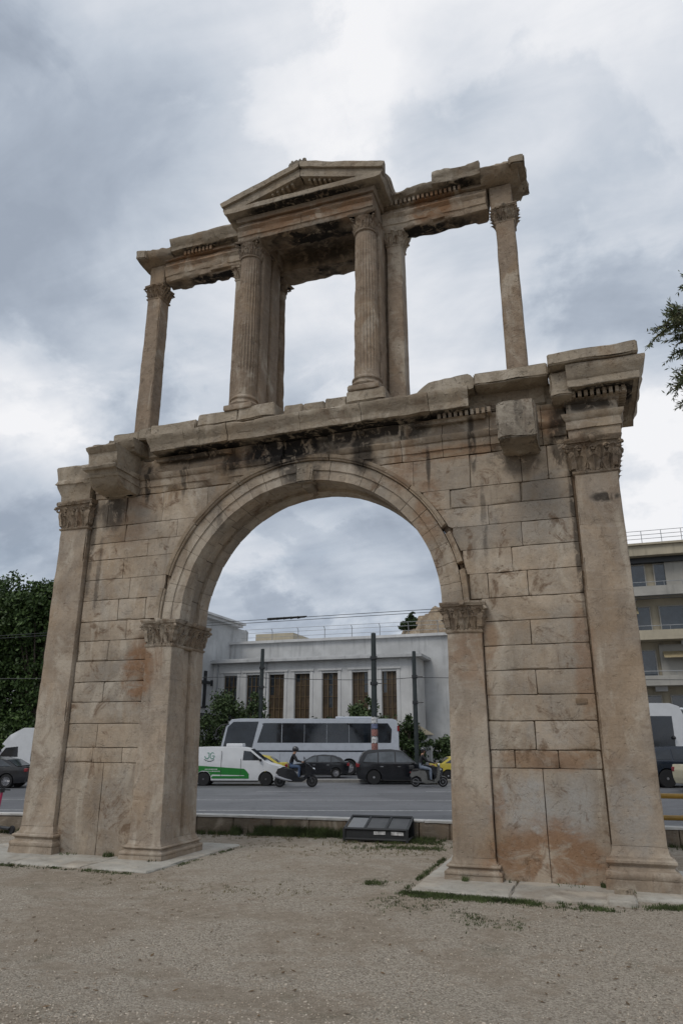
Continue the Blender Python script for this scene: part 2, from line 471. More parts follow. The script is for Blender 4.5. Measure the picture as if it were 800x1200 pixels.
ramp = n.a('ShaderNodeValToRGB'); n.link(dens, ramp.inputs[0])
cr = ramp.color_ramp
cr.elements[0].position = .37; cr.elements[0].color = (.335, .385, .465, 1)
cr.elements[1].position = .66; cr.elements[1].color = (.90, .905, .93, 1)
for ps, c in ((.43, (.405, .46, .545)), (.49, (.525, .58, .66)), (.565, (.69, .725, .785))):
    e = cr.elements.new(ps); e.color = c4(c)
cl = n.a('ShaderNodeVectorMath', operation='SCALE'); n.link(ramp.outputs[0], cl.inputs[0]); cl.inputs['Scale'].default_value = 10.0
# blue gaps low down, mostly covered
gap = n.math('MULTIPLY', n.map(n.noise(n.scale(P, (.5, 1.5, 1)), 2.2, 6, .55, .4), .52, .66, 0, .45), n.map(sx.outputs[2], .35, .1, 0, 1))
colr = n.mix(gap, cl.outputs[0], sky.outputs[0])
# under the horizon: dull ground tone
colr = n.mix(n.map(sx.outputs[2], -.02, .0, 0, 1), (1.2, 1.15, 1.05, 1), colr)
n.link(colr, bg.inputs[0]); bg.inputs[1].default_value = .10

sl = bpy.data.lights.new('sun', 'SUN'); so = bpy.data.objects.new('sun', sl); COL.objects.link(so)
sl.energy = 1.15; sl.angle = R(22); sl.color = (1, .95, .88)
sdir = Vector((math.sin(SUN_ROT) * math.cos(SUN_EL), math.cos(SUN_ROT) * math.cos(SUN_EL), math.sin(SUN_EL)))
so.rotation_euler = sdir.to_track_quat('Z', 'Y').to_euler()
vs = scene.view_settings
vs.view_transform = 'Standard'; vs.look = 'None'; vs.gamma = 1; vs.exposure = 0; vs.use_curve_mapping = False
scene.cycles.max_bounces = 6
scene.cycles.use_denoising = True

# ================================================================== THE ARCH
DEP = 1.70           # depth of the lower storey; front face y=0, back y=DEP
ARCH = thing('triumphal_arch', 'tall weathered marble gateway with round arch below and columned open screen with pediment above', 'monument', (0, 0, 0))
def lerp(a, b, t): return a + (b - a) * t
def ry(y, back): return DEP - y if back else y

COURSES = [0.0, 1.97, 2.30, 2.83, 3.32, 3.79, 4.28, 4.77, 5.25, 5.78, 6.30, 6.82, 7.25, 7.70, 8.46]
XI, XW, XO, XE = 3.14, 3.93, 5.97, 6.87
AC, RI, RE = 5.18, 3.13, 3.72

# --- pier walls
def circ(x):
    q = (RE + .015) ** 2 - x * x
    return AC + math.sqrt(q) if q > 0 else -1
def spandrel_block(mb, x0, x1, z0, z1, y0, y1):
    """block cut to the arch curve on its lower edge"""
    xs = [x0 + (x1 - x0) * k / max(2, int((x1 - x0) / .07)) for k in range(max(2, int((x1 - x0) / .07)) + 1)]
    keep = [x for x in xs if circ(x) < z1 - .01]
    if not keep: return
    # drop far interior columns swallowed by the arch
    runs = []; cur = [keep[0]]
    step = xs[1] - xs[0]
    for a in keep[1:]:
        if a - cur[-1] > step * 1.5: runs.append(cur); cur = [a]
        else: cur.append(a)
    runs.append(cur)
    for r in runs:
        if len(r) < 2: continue
        top = [(x, z1) for x in r]
        bot = [(x, max(z0, circ(x))) for x in r]
        poly = []
        for q in bot: poly.append(q)
        for q in top[::-1]: poly.append(q)
        cl = [poly[0]]
        for q in poly[1:]:
            if math.hypot(q[0] - cl[-1][0], q[1] - cl[-1][1]) > .012: cl.append(q)
        if len(cl) < 4: continue
        mb.prism(cl, y0, y1, fy, seg=.25, wob=.006, chip=.004)

for side in (-1, 1):
    mb = MB()
    rng = random.Random(11 + side)
    for back in (0, 1):
        for i in range(8):
            z0, z1 = COURSES[i], COURSES[i + 1]
            ya, yb = sorted((ry(.22 + rng.uniform(-.006, .006), back), ry(.55, back)))
            if i in (0, 2, 4, 6) or i == 8:
                js = [4.87 + rng.uniform(-.06, .06)]
            elif i == 1: js = [4.4, 5.2]
            elif side < 0 and i == 7: js = [4.6]
            else: js = []
            if side < 0 and i in (3, 5): js = [] ; 
            if side < 0 and i in (2, 4, 6): js = [5.1 + rng.uniform(-.05, .05)]
            xs = [XW + .012] + js + [XO - .012]
            for a, b in zip(xs, xs[1:]):
                g = .004
                xa, xb = (a + g, b - g)
                if side < 0: xa, xb = -xb, -xa
                mb.blk(xa, xb, ya, yb, z0 + (.005 if i else -.05), z1 - .005, seg=.2, chip=.007, wob=.007)
    o = mb.build('pier_wall', M['wall'], ARCH)
    # dark packing behind the joints
    mb = MB(); xa, xb = (3.6, 6.5) if side > 0 else (-6.5, -3.6)
    mb.tone = 0; mb.box(xa, xb, .28, DEP - .28, 0, 8.4)
    mb.build('pier_core', M['core'], ARCH, smooth=0)

# --- spandrel wall above the springing
rng = random.Random(5)
for back in (0, 1):
    mb = MB()
    for i in range(8, 14):
        z0, z1 = COURSES[i], COURSES[i + 1]
        ya, yb = sorted((ry(.22 + rng.uniform(-.005, .005), back), ry(.5, back)))
        for side in (-1, 1):
            if i == 13: js = [.02, .62, 1.5, 2.6, 3.86, 4.95, 5.5]
            elif i % 2 == 0: js = [.02, 2.0, 4.1 if i == 8 else 3.4, 4.9]
            else: js = [.02, 1.2, 2.9, 4.2 if i != 9 else 4.6]
            if i == 9: js = [.02, 2.4, 4.62]
            if i == 10: js = [.02, 2.0, 4.86]
            xs = js + [XO - .012]
            for a, b in zip(xs, xs[1:]):
                xa, xb = (a + .004, b - .004) if side > 0 else (-b + .004, -a - .004)
                if min(abs(xa), abs(xb)) > RE + .05 or circ(min(abs(xa), abs(xb))) < z0:
                    mb.blk(xa, xb, ya, yb, z0 + .005, z1 - .005, seg=.2, chip=.007, wob=.008)
                else:
                    spandrel_block(mb, xa, xb, z0 + .005, z1 - .005, ya, yb)
    mb.build('spandrel_wall', M['wall'], ARCH)
mb = MB(); mb.tone = 0
# dark packing over the arch, following its curve
N = 48
pts = [(-XO, 5.2)] + [( -(RE - .1) * math.cos(PI * k / N), AC + (RE - .1) * math.sin(PI * k / N)) for k in range(N + 1)] + [(XO, 5.2), (XO, 9.35), (-XO, 9.35)]
for k in range(N):
    a, b = pts[1 + k], pts[2 + k]
    for y in (.28, DEP - .28):
        mb.quad((a[0], y, a[1]), (b[0], y, b[1]), (b[0], y, 8.4), (a[0], y, 8.4))
mb.quad((-3.72, .28, 8.4), (3.72, .28, 8.4), (3.72, DEP - .28, 8.4), (-3.72, DEP - .28, 8.4))
mb.build('spandrel_core', M['core'], ARCH, smooth=0)

# --- archivolt: wedge stones with fasciae, front and back, and the soffit band between
def arcsec(mb, prof, a0, a1, seg=.09, tone=None):
    """closed profile in (R, y) turned about the arch centre"""
    if tone is None: tone = random.uniform(-1, 1)
    mb.tone = tone
    n = max(2, int((a1 - a0) / .045))
    rings = []
    for k in range(n + 1):
        a = a0 + (a1 - a0) * k / n
        ring = []
        for (r, y) in prof:
            p = Vector((r * math.cos(a), y, AC + r * math.sin(a)))
            e = .010 + .035 * max(0, nn(p + Vector((tone * 3, 0, 0)), 2.3)) if (r in (prof[0][0],) or r > 3.6) else .004
            if k in (0, n): e += .005
            p.y += e * (1 if y < DEP / 2 else -1)
            p += nv(p, 1.9) * .010 + nv(p, 6) * .005
            ring.append(mb.vert(p))
        rings.append(ring)
    m = len(prof)
    for A, B in zip(rings, rings[1:]):
        for i in range(m): mb.face([A[i], A[(i + 1) % m], B[(i + 1) % m], B[i]])
    mb.face(rings[0][::-1]); mb.face(rings[-1])
PF = [(3.13, .19), (3.35, .185), (3.355, .155), (3.58, .15), (3.585, .62), (3.13, .62)]
PM = [(3.592, .145), (3.60, .10), (3.64, .085), (3.645, .055), (3.70, .035), (3.72, .03), (3.72, .4), (3.592, .4)]
for back in (0, 1):
    mb = MB()
    nvs = 25
    rng = random.Random(3 + back)
    for k in range(nvs):
        a0 = PI * k / nvs + .0012; a1 = PI * (k + 1) / nvs - .0012
        dy = rng.uniform(-.008, .008)
        arcsec(mb, [(r, ry(y + dy, back)) for r, y in PF], a0, a1)
    mb.build('archivolt', M['wall'], ARCH)
    mb = MB()
    cuts = [R(q) for q in (0, 11, 13.2, 24.5, 27, 46, 66, 80, 99, 118, 141, 163, 168, 180)]
    for i, (a0, a1) in enumerate(zip(cuts, cuts[1:])):
        if not back and i in (1, 3, 7, 11): 
            if i in (7,): pass
            else: continue
        arcsec(mb, [(r, ry(y, back)) for r, y in PM], a0 + .003, a1 - .003)
    mb.build('arch_moulding', M['ent'], ARCH)
mb = MB()
for k in range(19):
    arcsec(mb, [(3.155 + .05, .60), (3.5, .60), (3.5, DEP - .60), (3.205, DEP - .60)], PI * k / 19 + .002, PI * (k + 1) / 19 - .002)
mb.build('arch_soffit', M['wall'], ARCH)
mb = MB()
for k in range(16):
    for y0_, y1_ in ((.22, .59), (DEP - .59, DEP - .22)):
        arcsec(mb, [(3.15, y0_), (3.55, y0_), (3.55, y1_), (3.15, y1_)], PI * k / 16 - .002, PI * (k + 1) / 16 + .002, tone=0)
mb.build('arch_core', M['core'], ARCH)
# keystone, darker and standing forward a little
mb = MB()
def kf(p):
    k = (p.z - AC) / 3.4
    return (p.x * k - .02, p.y, p.z)
mb.blk(-.2, .26, .15, .5, AC + 3.09, AC + 3.58, seg=.08, chip=.03, wob=.022, f=kf, tone=.2)
mb.blk(-.13, .13, .3, .75, AC + 2.99, AC + 3.2, seg=.08, chip=.03, wob=.02, tone=-.3)
mb.build('keystone', M['rough'], ARCH)

# --- pilasters
def base_prof(h, D):
    q = [(0, D), (.28, D), (.285, D * .86), (.32, D * .98), (.38, D * 1.02), (.44, D * .96), (.47, D * .80), (.475, D * .66), (.50, D * .64), (.505, D * .50), (.56, D * .42), (.61, D * .52), (.615, D * .62), (.65, D * .74), (.70, D * .72), (.73, D * .60), (.735, D * .38), (.78, D * .36), (.785, D * .22), (.88, D * .08), (1.0, 0.004)]
    P = [(-.25, -.03)] + [(d, z * h) for z, d in q[1:1]]
    return [(-.25, -.04), (D, -.04)] + [(d, z * h) for z, d in q[1:]] + [(-.25, h)]

def leaf(mb, o, n, t, wd, h, curl, rib=5):
    """acanthus leaf: o foot, n outward, t along; both unit vectors"""
    o = Vector(o); n = Vector(n); t = Vector(t)
    rows = []
    U, Vn = 8, 8
    for j in range(Vn + 1):
        v = j / Vn
        ww = wd * .5 * (.72 + .45 * math.sin(min(1, v * 1.15) * PI * .8)) * (1 - .55 * max(0, v - .7) / .3)
        out = .015 + curl * (v ** 2.6) + .02 * math.sin(v * PI)
        zz = h * (v - .30 * max(0, v - .72) ** 1.0 * (v - .72) * 6)
        row = []
        for i in range(U + 1):
            u = -1 + 2 * i / U
            scal = 1 + .10 * math.sin(v * PI * rib) * abs(u)
            oo = out * (1 - .55 * u * u) + .020 * math.cos(u * PI * 3) - (.06 if abs(u) == 1 else 0)
            p = o + t * (u * ww * scal) + n * oo + Vector((0, 0, zz))
            p += nv(p, 9) * .012
            row.append(p)
        rows.append(row)
    # close the lip back to the bell
    last = [p - n * (curl * .9) - Vector((0, 0, h * .05)) for p in rows[-1]]
    rows.append(last)
    mb.grid(rows)

def volute(mb, c, n, r=.07):
    c = Vector(c); n = Vector(n).normalized()
    pts = []; rr = []
    for k in range(15):
        a = k / 14 * 2.6 * PI
        q = r * (1 - .75 * k / 14)
        pts.append(c + n * (q * math.cos(a) + r * .1) + Vector((0, 0, q * math.sin(a) - r * .2)))
        rr.append(r * .42 * (1 - .4 * k / 14))
    mb.tube(pts, rr, 6)

def pil_capital(name, x0, x1, y0, y1, z0, z1, parent, faces='FBLR', fl=.12, mat=None, lw=.21, sub=False):
    H = z1 - z0
    mb = MB()
    path = [(x0, y0), (x1, y0), (x1, y1), (x0, y1)]
    mb.sweep(path, [(-.3, z0 - .02), (.0, z0 - .02), (.03, z0), (.035, z0 + .04 * 1), (.0, z0 + .055), (.01, z0 + H * .35), (fl * .35, z0 + H * .65), (fl * .7, z0 + H * .84), (fl * .75, z0 + H * .86), (-.3, z0 + H * .86)], closed=True, wob=.012, chip=.02)
    mb.sweep(path, [(-.3, z0 + H * .865), (fl * .95, z0 + H * .865), (fl * 1.02, z0 + H * .92), (fl * 1.25, z0 + H * .95), (fl * 1.25, z1), (-.3, z1)], closed=True, wob=.016, chip=.045)
    fc = {'F': ((x0, y0), (x1, y0), (0, -1)), 'R': ((x1, y0), (x1, y1), (1, 0)), 'B': ((x1, y1), (x0, y1), (0, 1)), 'L': ((x0, y1), (x0, y0), (-1, 0))}
    for k in faces:
        a, b, nrm = fc[k]
        a = Vector(a + (0,)); b = Vector(b + (0,)); nr = Vector(nrm + (0,)); L = (b - a).length; t = (b - a) / L
        m = max(2, int(round(L / lw)))
        for i in range(m):
            mb.tone = random.uniform(-1, 1)
            q = a + t * (L * (i + .5) / m)
            leaf(mb, (q.x, q.y, z0 + .05), nr, t, L / m * .98, H * .46, .14)
        for i in range(m + 1):
            mb.tone = random.uniform(-1, 1)
            q = a + t * (L * i / m)
            q = a + t * min(L - .03, max(.03, L * i / m))
            leaf(mb, (q.x, q.y, z0 + .10) , nr, t, L / m * .9, H * .68, .15)
        # inner volutes and centre flower
        for i in range(m):
            q = a + t * (L * (i + .5) / m) + nr * (fl * .55)
            if (i * 7 + len(name)) % 5 != 3:
                volute(mb, (q.x, q.y, z0 + H * .72), t if i % 2 else -t, H * .085)
        q = (a + b) / 2 + nr * (fl * 1.0)
        mb.blob((q.x, q.y, z1 - H * .06), H * .11, 2, .5)
    for (cx_, cy_, sx_, sy_) in ((x0, y0, -1, -1), (x1, y0, 1, -1), (x1, y1, 1, 1), (x0, y1, -1, 1)):
        dn = Vector((sx_, sy_, 0)).normalized()
        volute(mb, (cx_ + sx_ * fl * .55, cy_ + sy_ * fl * .55, z0 + H * .74), dn, H * .12)
    return mb.build(name, mat or M['carved'], parent, smooth=50)

for side in (-1, 1):
    for which in ('inner', 'outer'):
        if which == 'inner':
            xa, xb, zt, hb, D = XI, XW, 4.55, .40, .14
            joints = [hb, 1.97, 3.79, zt] if side > 0 else [hb, 1.97, 3.32, 3.79, zt]
        else:
            xa, xb, zt, hb, D = XO, XE, 7.68, (.72 if side > 0 else .58), .17
            joints = [hb, 1.97, 3.79, 5.25, 6.6, 7.10, zt] if side > 0 else [hb, 1.97, 3.79, 5.78, 6.8, zt]
        mb = MB()
        for a, b in zip(joints, joints[1:]):
            def f(p, a=a, b=b):
                k = p.z / 8.0
                x = p.x
                # slight batter towards the top
                if which == 'inner': x = p.x + (.09 * p.z / 4.5 if p.x < 3.5 else 0)
                else: x = p.x - (.02 * k if p.x > 6.4 else -.04 * k)
                return (x * side, p.y + (.02 * k if p.y < .8 else -.02 * k), p.z)
            if which == 'inner':
                for (q0, q1, inset) in ((.10, .66, 0), (.665, DEP - .665, .07), (DEP - .66, DEP - .10, 0)):
                    mb.blk(xa + inset, xb, q0, q1, a + .0008, b - .0008, seg=.2, chip=.010, wob=.009, f=f, tone=random.uniform(-1, 1), ze=False)
            else:
                mb.blk(xa, xb, .09, DEP - .09, a + .0008, b - .0008, seg=.22, chip=.014, wob=.010, f=f, ze=False)
        pl = mb.build('pilaster', M['pil'], ARCH)
        # moulded base
        mb = MB()
        x0, x1 = (xa, xb) if side > 0 else (-xb, -xa)
        yy = (.10, DEP - .10)
        mb.sweep([(x0, yy[0]), (x1, yy[0]), (x1, yy[1]), (x0, yy[1])], base_prof(hb, D), closed=True, wob=.006, chip=.014)
        mb.build('pilaster_base', M['pil'], pl)
        if which == 'inner':
            ca, cb = (xa + .09, xb - .01)
            z0, z1 = 4.56, 5.17
        else:
            ca, cb = xa + .03, xb - .03
            z0, z1 = 7.69, 8.44
        if side < 0: ca, cb = -cb, -ca
        if which == 'inner':
            pil_capital('capital', ca, cb, .12, DEP - .12, z0, z1, pl, 'FBLR', .13, lw=.25)
        else:
            pil_capital('capital', ca, cb, .11, DEP - .11, z0, z1, pl, 'FBLR', .14, lw=.30)
# impost blocks that carry the arch over the inner capitals are the archivolt feet themselves

# --- entablature of the lower storey
def arch_prof(y0, yb, zb=8.47, zt=9.40, bot=True):
    return [(yb, zb), (y0 + .05, zb), (y0 + .05, zb + .17), (y0 + .015, zb + .175), (y0 + .015, zb + .36), (y0 - .02, zb + .37), (y0 - .03, zb + .40), (y0 - .075, zb + .46), (y0 - .08, zb + .50), (y0 + .04, zb + .51), (y0 + .05, zt - .12), (y0 + .02, zt - .10), (y0 - .02, zt), (yb, zt)]
mb = MB()
for back in (0, 1):
    cuts = [-5.95, -5.35, -4.55, -3.18, -1.9, -.6, .55, 1.35, 2.35, 3.3, 4.35, 5.45, 5.95] if not back else [-5.95, -3, 0, 3, 5.95]
    for a, b in zip(cuts, cuts[1:]):
        dy = random.uniform(-.02, .02)
        pr = [(ry(y + dy, back), z) for y, z in arch_prof(.19, .75)]
        if not back and (a, b) in ((-.6, .55),):
            pr = [(y + (.06 if y < .5 else 0), z) for y, z in pr]
        mb.prism(pr, a + .006, b - .006, fx, seg=.13, wob=.014, chip=.03, rough=(.0, .0))
mb.build('architrave', M['ent'], ARCH)

# rusticated returns over the outer pilasters
mb = MB()
prR = [(-.35, 8.47), (.0, 8.47), (.0, 8.66), (.035, 8.665), (.035, 8.86), (.07, 8.89), (.12, 8.95), (.125, 9.0), (.0, 9.01), (-.01, 9.24), (.03, 9.26), (.07, 9.36), (-.35, 9.36)]
mb.sweep([(5.97, .06), (7.0, .06), (7.0, DEP - .06), (5.97, DEP - .06)], prR, closed=True, wob=.012, chip=.03)
mb.build('architrave_return', M['ent'], ARCH)
mb = MB()
prL = [(-.35, 8.47), (-.01, 8.47), (.0, 8.65), (.08, 8.86), (.10, 8.92), (.15, 8.94), (.15, 9.0), (.10, 9.06), (.12, 9.2), (.16, 9.38), (.12, 9.43), (-.35, 9.40)]
mb.sweep([(-6.96, .10), (-6.05, .10), (-6.05, DEP - .1), (-6.96, DEP - .1)], prL, closed=True, wob=.02, chip=.06)
mb.build('architrave_return', M['corn'], ARCH)

# dentil course
mb = MB()
for back in (0, 1):
    x = 3.25 if not back else -4.1
    while x < 4.4:
        mb.blk(x, x + .075, *sorted((ry(-.05, back), ry(.16, back))), 9.30, 9.43, seg=.1, chip=.005, wob=.003)
        x += .122
x = 6.0
while x < 7.1:
    mb.blk(x, x + .075, -.16, .03, 9.31, 9.44, seg=.1, chip=.005, wob=.003)
    x += .122
y = -.1
while y < 1.8:
    mb.blk(7.0, 7.2, y, y + .075, 9.31, 9.44, seg=.1, chip=.005, wob=.003)
    y += .122
mb.build('dentil_course', M['ent'], ARCH)

# cornice
def corn_prof(yf, yb, zb=9.42, h=.44):
    return [(yb, zb), (yf + .10, zb), (yf + .09, zb + .03), (yf + .02, zb + .03), (yf, zb), (yf - .005, zb + .17), (yf - .03, zb + .19), (yf - .03, zb + .22), (yf - .10, zb + .30), (yf - .13, zb + .38), (yf - .13, zb + h), (yb, zb + h)]
mb = MB()
cuts = [-4.20, -3.1, -1.9, .02, 1.52, 3.1, 4.10]
for i, (a, b) in enumerate(zip(cuts, cuts[1:])):
    mb.prism(corn_prof(-.22 + random.uniform(-.015, .015), .7), a + .007, b - .007, fx, seg=.11, wob=.016, chip=.04, rough=(.14 if i == 0 else 0, .30 if i == 5 else 0))
for a, b in ((-4.1, -1.5), (-1.5, 1.5), (1.5, 4.2)):
    mb.prism([(DEP - y, z) for y, z in corn_prof(-.22, .7)], a + .007, b - .007, fx, seg=.15, wob=.014, chip=.03)
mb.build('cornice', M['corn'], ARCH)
# bed moulding below cornice, in pieces with gaps
mb = MB()
for a, b in ((-4.1, -2.6), (-2.4, -1.9), (1.4, 1.5), (2.7, 4.3)):
    mb.prism([(.2, 9.24), (.08, 9.24), (.05, 9.30), (-.02, 9.315), (.2, 9.34)], a, b, fx, seg=.1, wob=.012, chip=.02, rough=(.05, .05))
mb.build('bed_moulding', M['ent'], ARCH)
# right end cornice wraps round the side
mb = MB()
prc = [(-.5, 9.445), (.38, 9.445), (.39, 9.47), (.47, 9.47), (.49, 9.44), (.50, 9.60), (.53, 9.63), (.54, 9.66), (.60, 9.75), (.64, 9.84), (.64, 9.90), (-.5, 9.90)]
mb.sweep([(6.05, .08), (6.98, .08), (6.98, DEP - .08), (6.05, DEP - .08)], [(d - .03, z) for d, z in prc], closed=False, wob=.02, chip=.05)
# broken left end lump
mb.blk(5.72, 6.12, -.30, .7, 9.30, 9.86, seg=.09, chip=.10, wob=.07, nf=1.6)
mb.build('cornice_return', M['corn'], ARCH)

# blocking blocks along the top
BL = [(-5.40, -4.62, -.02, .9, 9.80, 10.17), (-4.60, -4.22, -.05, 1.0, 9.9, 10.2), (-4.20, -2.86, -.14, 1.0, 9.875, 10.19), (-2.72, -1.6, -.31, 1.0, 9.875, 10.20), (-1.59, -.62, -.32, 1.5, 9.875, 10.24),
      (-.44, .05, -.18, 1.2, 9.875, 10.16), (.06, .62, -.19, 1.2, 9.875, 10.13), (.63, 1.18, -.21, 1.2, 9.875, 10.15), (1.19, 2.12, -.32, 1.4, 9.875, 10.19), (4.12, 5.68, -.28, 1.1, 9.87, 10.16), (5.70, 7.46, -.58, 1.0, 9.915, 10.19)]
for q in BL:
    mb = MB(); mb.blk(*q, seg=.13, chip=.05, wob=.022)
    mb.build('coping_block', M['corn'], ARCH)
# leaning wedge block with diagonal grooves
mb = MB()
mb.prism([(2.75, 9.87), (4.10, 9.87), (4.10, 10.28), (3.1, 10.20), (2.8, 9.98)], -.12, .9, fy, seg=.12, wob=.02, chip=.03)
mb.build('coping_block', M['corn'], ARCH)
# upper floor slab behind
mb = MB()
for a, b in ((-5.45, -2.3), (-2.3, 0), (0, 2.4), (2.4, 5.6)):
    mb.blk(a + .005, b - .005, .25, DEP + .15, 9.46, 10.12, seg=.25, chip=.04, wob=.02)
for a, b in ((5.0, 6.0), (6.0, 7.3)):
    mb.blk(a + .005, b - .005, .3, DEP + .2, 9.40, 9.95, seg=.25, chip=.04, wob=.02)
mb.blk(-5.9, -4.2, .3, DEP, 9.40, 9.8, seg=.2, chip=.1, wob=.04)
mb.build('upper_floor', M['corn'], ARCH)

# projecting stubs of the lost order: left one keeps its moulded block, right one is a rough boss
mb = MB()
pl = [(.25, 8.44), (-.30, 8.46), (-.50, 8.50), (-.60, 8.62), (-.72, 8.74), (-.76, 8.86), (-.82, 8.90), (-.82, 8.97), (.25, 8.97)]
mb.sweep([(-5.50, .3), (-5.50, .05), (-4.72, .05), (-4.72, .3)], [(-.39, 8.44), (.30 - .3, 8.44), (.05, 8.50), (.06, 8.66), (.10, 8.68), (.10, 8.86), (.16, 8.90), (.17, 8.97), (-.39, 8.97)], wob=.01, chip=.02)
mb.prism(pl, -5.50, -4.62, fx, seg=.1, wob=.014, chip=.04)
mb.prism([(.2, 8.86), (-.86, 8.86), (-.90, 8.92), (-.90, 8.965), (.2, 8.965)], -5.56, -4.585, fx, seg=.1, wob=.010, chip=.03)
mb.prism([(.2, 8.66), (-.70, 8.70), (-.74, 8.76), (.2, 8.76)], -5.53, -4.60, fx, seg=.1, wob=.008, chip=.02)
mb.build('ressaut_block', M['corn'], ARCH)
mb = MB()
mb.prism([(.25, 8.985), (-.78, 8.985), (-.78, 9.30), (-.84, 9.33), (-.86, 9.38), (-.93, 9.42), (-.93, 9.48), (.25, 9.48)], -5.52, -4.64, fx, seg=.1, wob=.02, chip=.05, rough=(.04, .0))
mb.build('ressaut_block', M['corn'], ARCH)
mb = MB()
mb.blk(-5.62, -5.1, -.60, .4, 9.49, 9.66, seg=.1, chip=.08, wob=.05, nf=1.6)
mb.prism([(.5, 9.49), (-.38, 9.49), (-.42, 9.62), (-.50, 9.70), (-.50, 9.78), (.5, 9.84)], -5.22, -4.42, fx, seg=.09, wob=.03, chip=.07, rough=(.1, .12))
mb.build('ressaut_cornice', M['corn'], ARCH)
mb = MB()
mb.blk(4.62, 5.38, -.85, .2, 8.28, 9.10, seg=.06, chip=.07, wob=.04, nf=1.9)
mb.build('ressaut_boss', M['rough'], ARCH)

# ================================================================== UPPER STOREY
def fluted(mb, cx_, cy_, r0_, r1_, z0, z1, nfl=24, seed=0):
    rows = []
    nz = 44; na = nfl * 6
    for j in range(nz + 1):
        t = j / nz
        z = lerp(z0, z1, t); r = lerp(r0_, r1_, t ** 1.3)
        row = []
        for i in range(na):
            a = 2 * PI * i / na
            fl_ = abs(math.sin(a * nfl / 2)) ** .8
            p = Vector((cx_ + r * math.cos(a), cy_ + r * math.sin(a), z))
            er = max(0, nn(p + Vector((seed, 0, 0)), 1.7)); er2 = max(0, nn(p + Vector((0, seed, 0)), 5) - .25)
            end = 1 if .03 < t < .97 else 0
            dr = .030 * fl_ * end * (1 - min(1, er * 1.6)) + er * .045 + er2 * .06
            rr = r - dr
            p = Vector((cx_ + rr * math.cos(a), cy_ + rr * math.sin(a), z)) + nv(p, 4) * .006
            row.append(p)
        rows.append(row)
    mb.tone = random.uniform(-1, 1)
    mb.grid(rows, closed_u=True)

def round_capital(name, cx_, cy_, r, z0, z1, parent):
    mb = MB(); H = z1 - z0
    mb.lathe([(r * .98, z0 - .02), (r * 1.09, z0), (r * 1.10, z0 + .04), (r * .98, z0 + .06), (r * 1.0, z0 + H * .5), (r * 1.25, z0 + H * .86), (r * .5, z0 + H * .87)], (cx_, cy_, 0), 28, wob=.01)
    hw = r * 1.42
    mb.sweep([(cx_ - hw, cy_ - hw), (cx_, cy_ - hw * .82), (cx_ + hw, cy_ - hw), (cx_ + hw * .82, cy_), (cx_ + hw, cy_ + hw), (cx_, cy_ + hw * .82), (cx_ - hw, cy_ + hw), (cx_ - hw * .82, cy_)],
             [(-.3, z0 + H * .87), (-.03, z0 + H * .87), (.0, z0 + H * .93), (.03, z1), (-.3, z1)], closed=True, wob=.014, chip=.05)
    for row, (hh, cu, m, off) in enumerate(((.40, .075, 8, 0), (.66, .10, 8, .5))):
        for i in range(m):
            a = 2 * PI * (i + off) / m + .1
            nr = Vector((math.cos(a), math.sin(a), 0)); t = Vector((-math.sin(a), math.cos(a), 0))
            if random.random() < .12: continue
            mb.tone = random.uniform(-1, 1)
            leaf(mb, (cx_ + nr.x * r * 1.0, cy_ + nr.y * r * 1.0, z0 + .05), nr, t, r * .72, H * hh, cu)
    for sx_ in (-1, 1):
        for sy_ in (-1, 1):
            dn = Vector((sx_, sy_, 0)).normalized()
            volute(mb, (cx_ + sx_ * r * 1.0, cy_ + sy_ * r * 1.0, z0 + H * .75), dn, H * .13)
    return mb.build(name, M['carved'], parent, smooth=50)

